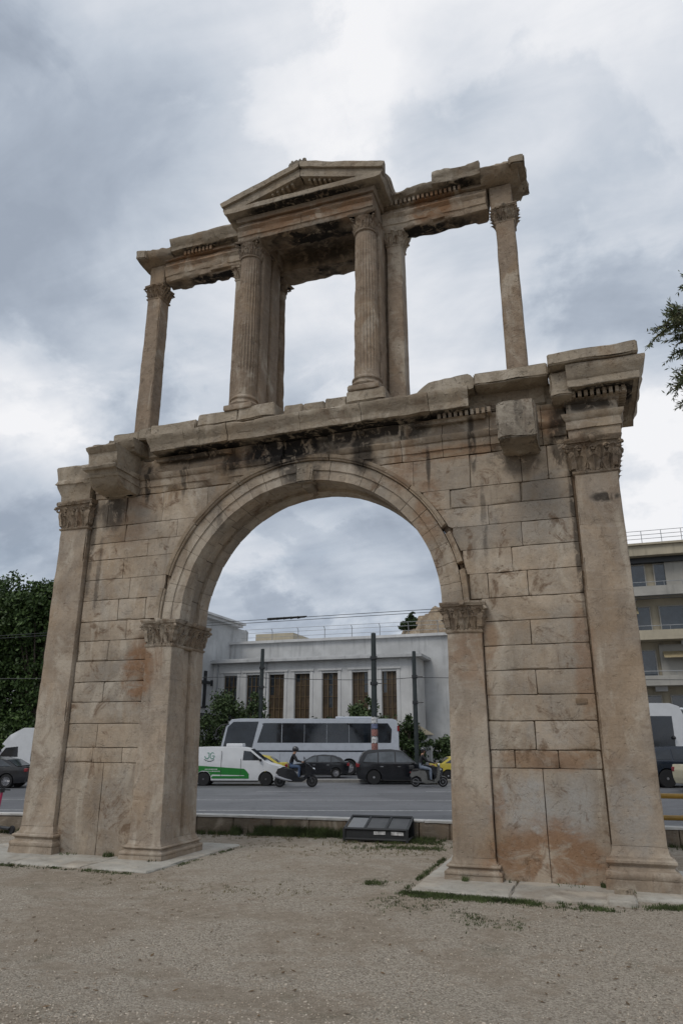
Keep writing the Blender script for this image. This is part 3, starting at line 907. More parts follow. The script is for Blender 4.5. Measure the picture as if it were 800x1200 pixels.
ZF = 10.2
for side in (-1, 1):
    for yy, sd in ((.02, 1), (DEP - .02, 2)):
        mb = MB()
        cx_ = side * 1.61
        fluted(mb, cx_, yy, .315, .268, 10.58, 14.70, seed=side * 3 + sd)
        col = mb.build('half_column', M['upcol'], ARCH, smooth=60)
        mb = MB()
        mb.blk(cx_ - .385, cx_ + .385, yy - .375, yy + .375, 10.18, 10.33, seg=.12, chip=.015, wob=.006)
        mb.lathe([(.3, 10.32), (.36, 10.335), (.385, 10.375), (.37, 10.42), (.34, 10.435), (.33, 10.47), (.335, 10.49), (.362, 10.51), (.362, 10.545), (.33, 10.57), (.318, 10.60), (.2, 10.60)], (cx_, yy, 0), 40, wob=.008)
        mb.build('column_base', M['upcol'], col, smooth=40)
        round_capital('capital', cx_, yy, .265, 14.71, 15.17, col)
    # piers behind the half columns, with a groove between them
    mb = MB()
    a, b = sorted((side * 1.28, side * 1.94))
    for q0, q1, ins in ((.14, .60, 0), (.72, 1.22, .0)):
        for z0, z1 in ((10.15, 12.2), (12.2, 13.4), (13.4, 15.17)):
            mb.blk(a + ins, b - ins, q0, q1, z0 + .0005, z1 - .0005, seg=.14, chip=.028, wob=.012, ze=False, tone=.2)
    mb.blk(a + .06, b - .06, .5, .9, 10.15, 15.1, seg=.3, chip=0, wob=0)
    mb.blk(a + .1, b - .1, 1.24, 1.45, 10.15, 15.17, seg=.3, chip=.02, wob=.01)
    mb.build('pier', M['upcol'], ARCH)
    # screen pilasters
    for (xa, xb, nm) in ((1.97, 2.40, 0), (4.78, 5.26, 1)):
        x0, x1 = (xa, xb) if side > 0 else (-xb, -xa)
        mb = MB()
        zs = (10.12, 11.6, 13.1, 14.70) if nm else (10.12, 12.0, 14.70)
        for z0, z1 in zip(zs, zs[1:]):
            mb.blk(x0, x1, .62, 1.08, z0 + .0005, z1 - .0005, seg=.13, chip=.026, wob=.010, ze=False, f=lambda p, c=(x0 + x1) / 2: (c + (p.x - c) * (1 - .06 * (p.z - 10.2) / 4.5), p.y, p.z), tone=.1)
        pp = mb.build('screen_pilaster', M['upcol'], ARCH)
        pil_capital('capital', x0 + .02, x1 - .02, .64, 1.06, 14.71, 15.17 if nm else 15.17, pp, 'FBLR', .10, lw=.16)

# side beams of the screen
def beam_prof(yf, yb, zb, zt):
    h = zt - zb
    return [(yb, zb), (yf, zb), (yf, zb + h * .25), (yf - .035, zb + h * .26), (yf - .035, zb + h * .54), (yf - .06, zb + h * .57), (yf - .11, zb + h * .67), (yf - .11, zb + h * .71), (yf - .0, zb + h * .72), (yf + .01, zb + h * .95), (yf, zt), (yb, zt)]
for side in (-1, 1):
    mb = MB()
    x0, x1 = (1.9, 4.66) if side > 0 else (-4.72, -1.9)
    mb.prism(beam_prof(.60, 1.12, 15.18, 15.86), x0, x1, fx, seg=.11, wob=.018, chip=.05, rough=(0, .06) if side > 0 else (.06, 0))
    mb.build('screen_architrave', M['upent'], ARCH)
    mb = MB()
    a, b = (4.70, 5.24) if side > 0 else (-5.26, -4.76)
    mb.blk(a, b, .64, 1.06, 15.18, 15.86, seg=.14, chip=.03, wob=.012)
    mb.build('corner_block', M['upent'], ARCH)
    mb = MB()
    q = 2.05
    while q < 4.0:
        x = q if side > 0 else -q - .08
        if side > 0 or q > 3.0: mb.blk(x, x + .07, .44, .6, 15.87, 16.0, seg=.1, chip=.005, wob=.003)
        q += .118
    mb.prism([(1.15, 15.865), (.52, 15.865), (.52, 15.9), (.57, 15.97), (.57, 16.0), (1.15, 16.0)], x0, x1, fx, seg=.12, wob=.012, chip=.02)
    mb.build('dentil_course', M['upent'], ARCH)
    mb = MB()
    if side > 0:
        mb.prism([(1.2, 16.005), (.36, 16.005), (.34, 16.10), (.30, 16.14), (.30, 16.18), (1.2, 16.2)], 1.95, 3.35, fx, seg=.09, wob=.03, chip=.07)
        mb.prism([(1.3, 16.005), (.28, 16.02), (.24, 16.02), (.23, 16.17), (.19, 16.20), (.16, 16.30), (.14, 16.36), (1.3, 16.40)], 3.3, 4.55, fx, seg=.09, wob=.035, chip=.06, rough=(.05, .05))
        mb.prism([(1.45, 15.87), (.62, 15.87), (.50, 15.90), (.30, 15.97), (.22, 16.03), (.20, 16.20), (1.45, 16.26)], 4.5, 5.50, fx, seg=.09, wob=.04, chip=.08, rough=(.05, .08))
        mb.blk(5.25, 5.64, .16, 1.4, 15.98, 16.22, seg=.1, chip=.07, wob=.05, nf=1.6)
    else:
        mb.prism([(1.3, 16.005), (.34, 16.005), (.33, 16.12), (.29, 16.15), (.26, 16.24), (.22, 16.30), (.22, 16.36), (1.3, 16.38)], -4.40, -1.95, fx, seg=.1, wob=.014, chip=.03)
        mb.prism([(1.35, 15.87), (.60, 15.87), (.56, 15.92), (.40, 15.97), (.36, 16.02), (.34, 16.14), (.30, 16.22), (1.35, 16.26)], -5.46, -4.42, fx, seg=.09, wob=.025, chip=.06, rough=(.06, .0))
        mb.blk(-5.56, -5.20, .26, 1.3, 15.93, 16.24, seg=.08, chip=.05, wob=.04, nf=1.8)
    mb.build('screen_cornice', M['corn'], ARCH)

# central aedicula entablature
mb = MB()
bp = beam_prof(-.27, .42, 15.18, 15.74)
mb.prism(bp, -1.88, -.05, fx, seg=.11, wob=.015, chip=.035)
mb.prism(bp, -.04, 1.90, fx, seg=.11, wob=.015, chip=.035)
bq = [(DEP - y, z) for y, z in bp]
mb.prism(bq, -1.88, 1.90, fx, seg=.14, wob=.015, chip=.04)
for a, b in ((-1.86, -1.22), (1.22, 1.88)):
    mb.blk(a, b, .43, DEP - .43, 15.18, 15.735, seg=.15, chip=.02, wob=.012)
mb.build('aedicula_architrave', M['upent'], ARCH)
mb = MB()
mb.prism([(-1.22, 15.6), (1.22, 15.6), (1.22, 15.72), (-1.22, 15.72)], .43, DEP - .43, fy, seg=.2, wob=.01, chip=0)
mb.prism([(-1.92, 15.75), (1.94, 15.75), (1.98, 15.90), (-1.96, 15.90)], -.34, DEP + .34, fy, seg=.15, wob=.012, chip=.02)
mb.build('bed_moulding', M['upent'], ARCH)
mb = MB()
mb.prism([(-2.18, 15.91), (2.20, 15.91), (2.24, 16.06), (-2.22, 16.06)], -.60, DEP + .60, fy, seg=.14, wob=.012, chip=.025)
mb.build('pediment_cornice', M['corn'], ARCH)
mb = MB()
mb.prism([(-1.9, 16.07), (1.9, 16.07), (0, 16.62)], -.22, DEP + .22, fy, seg=.16, wob=.008, chip=0)
mb.build('tympanum', M['upent'], ARCH)
for s_ in (-1, 1):
    mb = MB()
    # lower corona, then the sima standing further out
    mb.prism([(s_ * 2.24, 16.065), (s_ * 2.24, 16.14), (0.004 * s_, 16.82), (0.004 * s_, 16.58), (s_ * 1.62, 16.085)], -.56, DEP + .56, fy, seg=.14, wob=.012, chip=.02)
    mb.prism([(s_ * 2.26, 16.145), (s_ * 2.32, 16.30), (0.004 * s_, 17.0), (0.004 * s_, 16.826)], -.63, DEP + .63, fy, seg=.12, wob=.018, chip=.035)
    q = .25
    while q < .9:
        zc = 16.60 - q * .305
        mb.blk(s_ * q - .035, s_ * q + .035, -.50, -.30, zc - .10, zc - .0, seg=.1, chip=.01, wob=.004); q += .14
    mb.build('raking_cornice', M['corn'], ARCH)
mb = MB()
mb.blk(-.34, .16, -.58, .0, 16.90, 17.10, seg=.08, chip=.06, wob=.03)
for q in (-.28, -.17, -.05, .06):
    mb.blob((q, -.42, 17.16), .075, 2, .5, (.9, 1, 1.5))
mb.build('acroterion', M['rough'], ARCH)
# square putlog hole block, loose chip on the slab
mb = MB(); mb.tone = 0
mb.blk(5.60, 5.82, .195, .24, 3.12, 3.24, seg=.1, chip=.01, wob=.006)
mb.build('putlog_plug', M['core'], ARCH)

# ================================================================== GROUND
def ground_z(x, y):
    t = min(1, max(0, (-5.5 - y) / 8)); t = t * t * (3 - 2 * t)
    return .85 * t + .02 * nn((x, y, 0), .35) + .008 * nn((x, y, 3), 1.7) - .01

def gravel_mat():
    m, n, b = new_mat('gravel_and_trodden_earth')
    pos = n.a('ShaderNodeNewGeometry').outputs['Position']
    v1 = n.a('ShaderNodeTexVoronoi'); n.link(pos, v1.inputs['Vector']); v1.inputs['Scale'].default_value = 50
    v2 = n.a('ShaderNodeTexVoronoi'); n.link(pos, v2.inputs['Vector']); v2.inputs['Scale'].default_value = 90
    sep = n.a('ShaderNodeSeparateColor'); n.link(v1.outputs['Color'], sep.inputs[0])
    sep2 = n.a('ShaderNodeSeparateColor'); n.link(v2.outputs['Color'], sep2.inputs[0])
    big = n.noise(pos, .42, 6, .6, .6)
    med = n.noise(pos, 2.2, 6, .65, .5)
    earth = n.mix(n.map(n.noise(pos, 7, 6, .7), .3, .7), (.225, .185, .14, 1), (.31, .262, .205, 1))
    peb = n.mix(sep.outputs[0], (.19, .16, .126, 1), (.575, .51, .42, 1))
    peb = n.mix(n.map(sep2.outputs[1], .3, .9, 0, .5), peb, (.50, .44, .36, 1))
    e2 = n.mix(n.map(sep2.outputs[0], .86, .93, 0, .7), earth, (.48, .42, .34, 1))
    gm = n.map(n.math('ADD', big, n.math('MULTIPLY', n.math('SUBTRACT', med, .5), .55)), .40, .56, 0, 1)
    col = n.mix(n.math('MULTIPLY', gm, .85), e2, peb)
    moss = n.map(n.noise(pos, .9, 8, .7, .4), .58, .70, 0, .3)
    col = n.mix(moss, col, (.07, .075, .038, 1))
    dry = n.map(n.noise(pos, 3.5, 8, .75, .4), .54, .70, 0, .35)
    col = n.mix(dry, col, (.12, .095, .065, 1))
    n.link(col, b.inputs['Base Color']); b.inputs['Roughness'].default_value = .95; b.inputs['Specular IOR Level'].default_value = .15
    h = n.math('ADD', n.math('MULTIPLY', n.math('SUBTRACT', 1.0, v1.outputs['Distance']), n.math('ADD', n.math('MULTIPLY', gm, .9), .1)), n.math('MULTIPLY', n.noise(pos, 45, 4, .7), .8))
    bn = n.a('ShaderNodeBump'); bn.inputs['Strength'].default_value = .9; bn.inputs['Distance'].default_value = .03
    n.link(h, bn.inputs['Height']); n.link(bn.outputs[0], b.inputs['Normal'])
    return m
M['gravel'] = gravel_mat()

def asphalt_mat():
    m, n, b = new_mat('asphalt')
    pos = n.a('ShaderNodeNewGeometry').outputs['Position']
    rot = n.a('ShaderNodeVectorRotate', rotation_type='Z_AXIS'); n.link(pos, rot.inputs['Vector']); rot.inputs['Angle'].default_value = -AV
    al = n.scale(rot.outputs[0], (.06, .9, 1))
    f = n.noise(pos, 60, 3, .7); g = n.noise(pos, .5, 5, .6, .4); t = n.noise(al, 1.0, 4, .6)
    col = n.mix(n.map(g, .3, .7), (.095, .098, .106, 1), (.14, .143, .152, 1))
    col = n.mix(n.map(t, .45, .7, 0, .45), col, (.055, .056, .06, 1))
    col = n.mix(n.map(f, .35, .7, 0, .5), col, (.14, .14, .145, 1))
    pt = n.a('ShaderNodeTexVoronoi'); n.link(n.scale(rot.outputs[0], (.09, .35, 1)), pt.inputs['Vector']); pt.inputs['Scale'].default_value = 1.0
    ps_ = n.a('ShaderNodeSeparateColor'); n.link(pt.outputs['Color'], ps_.inputs[0])
    col = n.mix(n.map(ps_.outputs[0], .72, .74, 0, .4), col, (.05, .05, .053, 1))
    oil = n.noise(n.scale(rot.outputs[0], (.35, 1.2, 1)), 1.1, 7, .7, .4)
    col = n.mix(n.map(oil, .58, .70, 0, .55), col, (.035, .035, .037, 1))
    ck = n.math('ABSOLUTE', n.math('SUBTRACT', n.noise(pos, .45, 9, .6, 1.0), .5))
    col = n.mix(n.map(ck, 0, .006, .7, 0), col, (.02, .02, .02, 1))
    n.link(col, b.inputs['Base Color']); b.inputs['Roughness'].default_value = .62
    bn = n.a('ShaderNodeBump'); bn.inputs['Strength'].default_value = .4; bn.inputs['Distance'].default_value = .01
    n.link(f, bn.inputs['Height']); n.link(bn.outputs[0], b.inputs['Normal'])
    return m
M['asphalt'] = asphalt_mat()
M['paint'] = plain('road_paint', (.42, .42, .41), .7, var=.4, vscale=8)
M['pavement'] = plain('pavement_concrete', (.22, .21, .195), .85, var=.15, bump=.3)
M['grass'] = plain('grass_blades', (.065, .085, .032), .7, var=.5, vscale=2.5, spec=.2)
M['drygrass'] = plain('dry_grass_blades', (.16, .14, .07), .8, var=.3, vscale=2.5, spec=.2)
M['far'] = plain('far_ground', (.16, .15, .125), .9, var=.2, vscale=.05)

# far ground to the horizon
mb = MB(); mb.quad((-1500, -1500, -.06), (1500, -1500, -.06), (1500, 1500, -.06), (-1500, 1500, -.06))
tag(mb.build('ground', M['far'], smooth=0), kind='structure')
# gravel court around the arch
mb = MB()
xs = [-60, -40, -28, -20] + [-16 + .4 * k for k in range(81)] + [20, 28, 40, 60]
ys = [-60, -40, -28, -20] + [-16 + .4 * k for k in range(48)] + [3.4]
def wall_y(x):        # line of the low wall (its near foot)
    if x < -5: return 4.95 + (x + 5) * .30
    return 4.95 + (x + 5) * .095
rows = []
for j, y in enumerate(ys):
    rows.append([(x, y, ground_z(x, y)) if y < 2.0 else (x, lerp(y, wall_y(x) + .1, min(1, (y - 2.0) / 1.0)) if y < 3.3 else wall_y(x) + .1, ground_z(x, y)) for x in xs])
mb.grid(rows)
tag(mb.build('gravel_ground', M['gravel'], smooth=80), kind='structure')

# road: near and far carriageways with a raised median
def av_poly(mb, l0, l1, f0, f1, z, nseg=1):
    for k in range(nseg):
        a = lerp(l0, l1, k / nseg); b = lerp(l0, l1, (k + 1) / nseg)
        p = [av(a, f0, z), av(b, f0, z), av(b, f1, z), av(a, f1, z)]
        mb.quad(*p)
def sstep(t): t = max(0, min(1, t)); return t * t * (3 - 2 * t)
def road_rise(lat, fd):       # the avenue climbs gently towards the right
    return .45 * sstep((lat - 7) / 6) * (1 - sstep((fd - 37) / 6))
def to_av(x, y):
    dx, dy = x - CAM.x, y - CAM.y
    return dx * math.cos(AV) + dy * math.sin(AV), -dx * math.sin(AV) + dy * math.cos(AV)
mb = MB()
xs2 = [-120 + 3 * k for k in range(36)] + [-12 + 1.0 * k for k in range(28)] + [16 + 4 * k for k in range(27)]
near = [Vector((x, wall_y(max(-14, min(14, x))) + .30 if abs(x) < 14 else wall_y(14 if x > 0 else -14) + .30 + (x - (14 if x > 0 else -14)) * .34, 0)) for x in xs2]
farr = [av((x - CAM.x) * 1.25, 60, 0) for x in xs2]
rows = []
for j in range(25):
    row = []
    for a_, b_ in zip(near, farr):
        p = a_.lerp(b_, j / 24); la, fd_ = to_av(p.x, p.y)
        row.append((p.x, p.y, .15 + road_rise(la, fd_)))
    rows.append(row)
mb.grid(rows)
tag(mb.build('road', M['asphalt'], smooth=60), kind='structure')
def marking(l0, l1, f, wd=.12, dash=None):
    mb = MB()
    if dash:
        l = l0
        while l < l1: av_poly(mb, l, l + dash[0], f - wd / 2, f + wd / 2, .155); l += dash[0] + dash[1]
    else: av_poly(mb, l0, l1, f - wd / 2, f + wd / 2, .155)
    return tag(mb.build('lane_marking', M['paint'], smooth=0), kind='structure')
marking(-60, 6.5, 30.6, .12); marking(-60, 6.5, 35.6, .12, (3, 5)); marking(-60, 6.5, 26.2, .14)
mb = MB()
for k in range(40):
    a = av(-60 + 3 * k, 42.9); b = av(-60 + 3 * k + 3, 43.9)
    l = -60 + 3 * k
    i = len(mb.v)
    c = [av(l, 42.9), av(l + 3, 42.9), av(l + 3, 43.9), av(l, 43.9)]
    mb.tone = 0
    for z in (.1, .29):
        for q in c: mb.v.append((q.x, q.y, z))
    for q in ((4, 5, 6, 7), (0, 1, 5, 4), (2, 3, 7, 6)): mb.face([i + t for t in q])
tag(mb.build('median_kerb', M['pavement'], smooth=0), kind='structure')
mb = MB()
c = [av(-80, 57.0), av(60, 57.0), av(60, 120), av(-80, 120)]
i = 0
for z in (.1, .28):
    for q in c: mb.v.append((q.x, q.y, z))
for q in ((4, 5, 6, 7), (0, 1, 5, 4)): mb.face(q)
tag(mb.build('pavement', M['pavement'], smooth=0), kind='structure')

# paving slabs under the piers
t = thing('paving_slab', 'pale flat stone slab under the left pier of the marble gateway', 'paving', (0, 0, 0))
def slabs(t, cells, y0, y1, z1=.055):
    for a, b in zip(cells, cells[1:]):
        mb = MB(); mb.blk(a + .004, b - .004, y0 + random.uniform(-.02, .02), y1, -.1, z1, seg=.3, chip=.02, wob=.008)
        mb.build('flagstone', M['slab'], t)
slabs(t, [-8.2, -6.0, -4.2, -2.62], -1.12, 2.9, .03)
t = thing('paving_slab', 'pale flat stone slab with a step edge under the right pier of the marble gateway', 'paving', (0, 0, 0))
slabs(t, [2.62, 4.3, 6.12], -1.08, 2.8, .04)
mb = MB(); mb.blk(5.80, 6.26, -1.12, -.5, -.05, .075, seg=.12, chip=.03, wob=.012); mb.build('flagstone', M['slab'], t)
mb = MB(); mb.blk(6.26, 9.5, -.62, 2.4, -.1, .04, seg=.3, chip=.02, wob=.01); mb.build('flagstone', M['slab'], t)
mb = MB(); mb.blk(5.92, 6.22, -.62, -.36, .06, .16, seg=.07, chip=.03, wob=.02)
tag(mb.build('stone_fragment', M['rough']), 'small broken stone fragment lying on the slab before the right pier', 'stone')

# low wall with white coping beside the road
W_ = thing('low_wall', 'low stone wall with white coping between the gravel court and the road', 'wall', (0, 0, 0))
mb = MB()
x = -13.0
cop = MB()
while x < 12.5:
    L = random.uniform(.7, 1.15)
    a, b = x + .006, min(13, x + L) - .006
    def f(p): return (p.x - .0 * p.y, p.y + wall_y(p.x), p.z)
    mb.blk(a, b, 0, .30, -.1, .385, seg=.2, chip=.015, wob=.01, f=f)
    x += L
mb.build('wall_body', M['kwall'], W_)
x = -13.0
while x < 12.9:
    L = 1.6
    cop.blk(x + .004, x + L - .004, -.03, .34, .39, .452, seg=.3, chip=.01, wob=.006, f=f)
    x += L
cop.build('coping', M['coping'], W_)

# ------------------------------------------------------------------ pebbles, grass, weeds
def scatter_pebbles():
    mb = MB(); rng = random.Random(9)
    bm = bmesh.new(); bmesh.ops.create_icosphere(bm, subdivisions=1, radius=1)
    bv = [v.co.copy() for v in bm.verts]; bf = [[v.index for v in f.verts] for f in bm.faces]; bm.free()
    cnt = 0
    while cnt < 15000:
        lat = rng.uniform(-1, 1); fd = 6.5 + 15.5 * rng.random() ** 1.3
        q = av(lat * (.55 * fd), fd, 0)
        x, y = q.x, q.y
        if y > wall_y(x) - .05: continue
        if -1.15 < y < 2.9 and (-8.2 < x < -2.6 or 2.6 < x < 9.5): continue
        big = nn((x, y, 0), .5)
        if big < -.12 and rng.random() < .7: continue
        r = rng.uniform(.004, .010) * (1.8 if rng.random() < .06 else 1)
        z = ground_z(x, y)
        i0 = len(mb.v); a = rng.uniform(0, 6.28); ca, sa = math.cos(a), math.sin(a); sx_, sy_, sz_ = rng.uniform(.8, 1.5), rng.uniform(.7, 1.1), rng.uniform(.45, .8)
        for v in bv:
            px, py = v.x * r * sx_, v.y * r * sy_
            mb.v.append((x + px * ca - py * sa, y + px * sa + py * ca, z + r * .3 + v.z * r * sz_))
        mb.tone = rng.uniform(-1, 1)
        for f in bf: mb.face([i0 + k for k in f])
        cnt += 1
    m, n, b = new_mat('pebble')
    tone = n.a('ShaderNodeAttribute', attribute_name='tone').outputs['Fac']
    rr = n.a('ShaderNodeValToRGB'); n.link(n.map(tone, -1, 1, 0, 1, False), rr.inputs[0])
    rr.color_ramp.elements[0].color = (.17, .135, .10, 1); rr.color_ramp.elements[1].color = (.60, .53, .44, 1)
    e = rr.color_ramp.elements.new(.45); e.color = (.36, .295, .225, 1)
    n.link(rr.outputs[0], b.inputs['Base Color']); b.inputs['Roughness'].default_value = .85
    o = mb.build('gravel', m, smooth=0, recalc=False)
    tag(o, 'loose pale and brown pebbles scattered over the court', 'gravel', kind='stuff')
scatter_pebbles()

def blades(mb, x, y, z, h, n, spread, rng, wd=.006):
    for _ in range(n):
        a = rng.uniform(0, 6.28); r = spread * math.sqrt(rng.random())
        bx_, by_ = x + r * math.cos(a), y + r * math.sin(a)
        hh = h * rng.uniform(.4, 1.2); le = rng.uniform(-.5, .5) * hh; lf = rng.uniform(-.5, .5) * hh
        t = rng.uniform(0, PI); tx, ty = math.cos(t) * wd, math.sin(t) * wd
        i = len(mb.v)
        mb.v += [(bx_ - tx, by_ - ty, z - .01), (bx_ + tx, by_ + ty, z - .01), (bx_ + le * .4 + tx * .7, by_ + lf * .4 + ty * .7, z + hh * .6), (bx_ + le * .4 - tx * .7, by_ + lf * .4 - ty * .7, z + hh * .6), (bx_ + le, by_ + lf, z + hh)]
        mb.face((i, i + 1, i + 2, i + 3)); mb.face((i + 3, i + 2, i + 4))

def grass_patch(label, pts, mat='grass', recs=None):
    rng = random.Random(len(label))
    mb = MB()
    for (x0, y0, x1, y1, wdt, n, h) in pts:
        for _ in range(n):
            t = rng.random(); x = lerp(x0, x1, t); y = lerp(y0, y1, t) + rng.gauss(0, wdt); x += rng.gauss(0, wdt * .5)
            if nn((x, y, 4), 1.6) + .5 * nn((x, y, 9), 5.5) < rng.uniform(-.35, .35): continue
            if y > wall_y(x) - .02: y = wall_y(x) - .03
            if -1.10 < y < 2.88 and (-8.1 < x < -2.64 or 2.64 < x < 6.1): continue
            blades(mb, x, y, ground_z(x, y), h, 5, .05, rng)
    o = mb.build('grass', M[mat], smooth=0, recalc=False)
    tag(o, label, 'grass', kind='stuff')
grass_patch('short green grass growing along the front edge of the paving slabs',
            [(-8.2, -1.22, -2.6, -1.2, .10, 700, .035), (-2.55, -1.1, -2.5, 2.8, .09, 260, .03), (2.5, -1.22, 5.9, -1.32, .13, 1900, .045), (1.7, -.7, 2.4, -.4, .14, 260, .045), (6.3, -1.1, 7.5, -.8, .1, 350, .045), (2.5, -.9, 2.5, 2.6, .05, 260, .05), (3.6, -2.4, 4.6, -2.9, .25, 160, .03), (2.3, -2.0, 3.3, -1.9, .3, 160, .03)])
grass_patch('green weeds and grass along the foot of the low wall by the road',
            [(-6.2, 4.5, 2.0, 5.4, .10, 1400, .11), (-13, 2.3, -6, 4.4, .25, 1500, .10), (-3.9, 4.95, -.7, 5.25, .08, 1300, .24), (-1.5, 4.9, 1.9, 4.9, .28, 1600, .07), (.2, 3.6, 2.3, 3.9, .2, 500, .05), (7, 5.9, 11, 6.3, .2, 700, .12)])
grass_patch('thin dry grass tufts scattered across the gravel court',
            [(-7, 4.2, 2.0, 4.6, .3, 500, .05), (-2.5, 3.0, 2.3, 3.0, .6, 260, .04), (-3.5, -1.9, 1.5, -1.6, .4, 220, .03)], 'drygrass')

def foliage_mat(name, c1, c2, c3):
    m, n, b = new_mat(name)
    tone = n.a('ShaderNodeAttribute', attribute_name='tone').outputs['Fac']
    rr = n.a('ShaderNodeValToRGB'); n.link(n.map(tone, -1, 1, 0, 1, False), rr.inputs[0])
    rr.color_ramp.elements[0].color = c4(c1); rr.color_ramp.elements[1].color = c4(c3)
    e = rr.color_ramp.elements.new(.55); e.color = c4(c2)
    n.link(rr.outputs[0], b.inputs['Base Color']); b.inputs['Roughness'].default_value = .55
    b.inputs['Specular IOR Level'].default_value = .3
    b.inputs['Transmission Weight'].default_value = 0
    return m
M['leafD'] = foliage_mat('dark_foliage', (.018, .030, .012), (.032, .055, .018), (.060, .095, .030))
M['leafM'] = foliage_mat('mid_foliage', (.030, .048, .018), (.050, .080, .028), (.085, .125, .045))
M['leafO'] = foliage_mat('olive_foliage', (.06, .085, .04), (.11, .14, .07), (.21, .21, .11))
M['bark'] = plain('bark', (.09, .07, .055), .9, var=.3, bump=.8, bscale=18)

def leaf_card(mb, p, s, rng, asp=.55):
    a = rng.uniform(0, 6.28); e = rng.uniform(-1.2, 1.2)
    d = Vector((math.cos(a) * math.cos(e), math.sin(a) * math.cos(e), math.sin(e)))
    q = d.cross(Vector((rng.uniform(-1, 1), rng.uniform(-1, 1), rng.uniform(-1, 1)))).normalized()
    p = Vector(p); i = len(mb.v)
    for v in (p - d * s * .5, p + q * s * asp * .5, p + d * s * .5, p - q * s * asp * .5): mb.v.append(tuple(v))
    mb.tone = rng.uniform(-1, 1)
    mb.face((i, i + 1, i + 2, i + 3))

def tree(name, label, cat, base, h, clumps, nleaf, ls, mat, trunk_r=.16, group=None, seed=1, trunk=True):
    rng = random.Random(seed)
    t = thing(name, label, cat, base, 0, group)
    mb = MB()
    limbs = MB(); limbs.tone = 0
    th = h * .35
    if trunk:
        limbs.tube([(0, 0, -.1), (.05, .03, th * .5), (.0, .1, th), (0.05, .05, h * .6)], [trunk_r * 1.25, trunk_r, trunk_r * .8, trunk_r * .4], 9)
    tot = sum(c[3] ** 2 for c in clumps)
    for (cx_, cy_, cz_, r) in clumps:
        if trunk:
            limbs.tube([(0, 0, th * .85), (cx_ * .5, cy_ * .5, lerp(th, cz_, .45)), (cx_, cy_, cz_)], [trunk_r * .5, trunk_r * .3, .02], 6)
        # sub-clumps scattered on and in the clump volume
        nsub = max(6, int(14 * r))
        k = int(nleaf * r * r / tot / nsub)
        for _ in range(nsub):
            a = rng.uniform(0, 6.28); u = rng.uniform(-1, 1); rr = r * rng.uniform(.45, 1.0)
            s = math.sqrt(1 - u * u)
            c = Vector((cx_ + rr * s * math.cos(a), cy_ + rr * s * math.sin(a), cz_ + rr * u * .9))
            sr = rng.uniform(.22, .42) * min(r, 1.6)
            for _ in range(k):
                g = Vector((rng.gauss(0, 1), rng.gauss(0, 1), rng.gauss(0, .85)))
                leaf_card(mb, c + g * sr * .55, ls * rng.uniform(.6, 1.3), rng)
    if trunk: limbs.build('trunk', M['bark'], t)
    mb.build('crown', mat, t, smooth=0, recalc=False)
    return t

# dead leaves and twigs blown over the court
mb = MB(); rng = random.Random(77)
for _ in range(420):
    fd_ = rng.uniform(7, 20); la = rng.uniform(-.5, .5) * fd_; q = av(la, fd_, 0)
    if q.y > wall_y(q.x) - .1 or (-1.1 < q.y < 2.9 and (q.x < -2.6 or q.x > 2.6)): continue
    z = ground_z(q.x, q.y) + .012; a = rng.uniform(0, 6.28); L = rng.uniform(.02, .05); d_ = Vector((math.cos(a), math.sin(a), rng.uniform(-.1, .3))) * L; e_ = Vector((-math.sin(a), math.cos(a), rng.uniform(-.3, .3))) * L * .35
    c = Vector((q.x, q.y, z)); i = len(mb.v); mb.tone = rng.uniform(-1, 1)
    for v in (c - d_, c + e_, c + d_, c - e_): mb.v.append(tuple(v))
    mb.face((i, i + 1, i + 2, i + 3))
tag(mb.build('leaf_litter', plain('dead_leaf', (.12, .075, .035), .8, var=.4), smooth=0, recalc=False), 'brown dead leaves blown over the gravel court', 'leaves', kind='stuff')

# small weeds rooted where the piers meet their slabs
mb = MB(); rng = random.Random(31)
for (x, y, k, sp, h) in ((-4.45, .14, 26, .12, .11), (-4.0, .1, 8, .06, .06), (-5.5, .16, 10, .2, .05), (4.2, .14, 8, .15, .05), (5.2, .15, 10, .3, .04), (3.4, -.10, 12, .07, .10), (5.78, .12, 14, .06, .10), (-5.9, .05, 10, .06, .07), (6.1, -.14, 6, .2, .04), (-3.2, -.1, 6, .1, .04)):
    blades(mb, x, y, .035, h, k * 4, sp, rng, .007)
tag(mb.build('weeds', M['grass'], smooth=0, recalc=False), 'small green weeds rooted at the foot of the marble piers', 'weeds', kind='stuff')

# ================================================================== BUILDINGS
M['white'] = plain('white_marble_cladding', (.56, .56, .555), .7, var=.10, vscale=.6, bump=.15, bscale=6, streak=.3)
M['white2'] = plain('grey_render', (.47, .475, .475), .8, var=.14, vscale=.5, bump=.15, bscale=6, streak=.5)
M['bronze'] = plain('bronze_grille', (.055, .035, .018), .5, var=.4, vscale=1.2)
M['bronze2'] = plain('bronze_mullion', (.15, .105, .055), .5, metal=.2)
M['glassd'] = plain('dark_window_glass', (.025, .03, .037), .12, var=.3, spec=.8)
M['metal'] = plain('galvanised_rail', (.30, .31, .32), .5, metal=.5)
M['black'] = plain('dark_painted_metal', (.022, .024, .026), .45)
M['cream'] = plain('cream_render', (.42, .37, .275), .85, var=.12, vscale=.7, streak=.5)
M['greyr'] = plain('balcony_concrete', (.36, .345, .31), .85, var=.12, vscale=.7, streak=.4)
M['rock'] = stone('hill_rock', base=(.33, .26, .18), alt=(.24, .19, .135), bump=.9)
M['glassb'] = plain('blue_window_glass', (.035, .045, .055), .08, var=.3, spec=.9)
def part(name, mat, parent, *boxes, smooth=0):
    mb = MB(); mb.tone = 0
    for b in boxes: mb.box(*b)
    return mb.build(name, mat, parent, smooth=smooth)

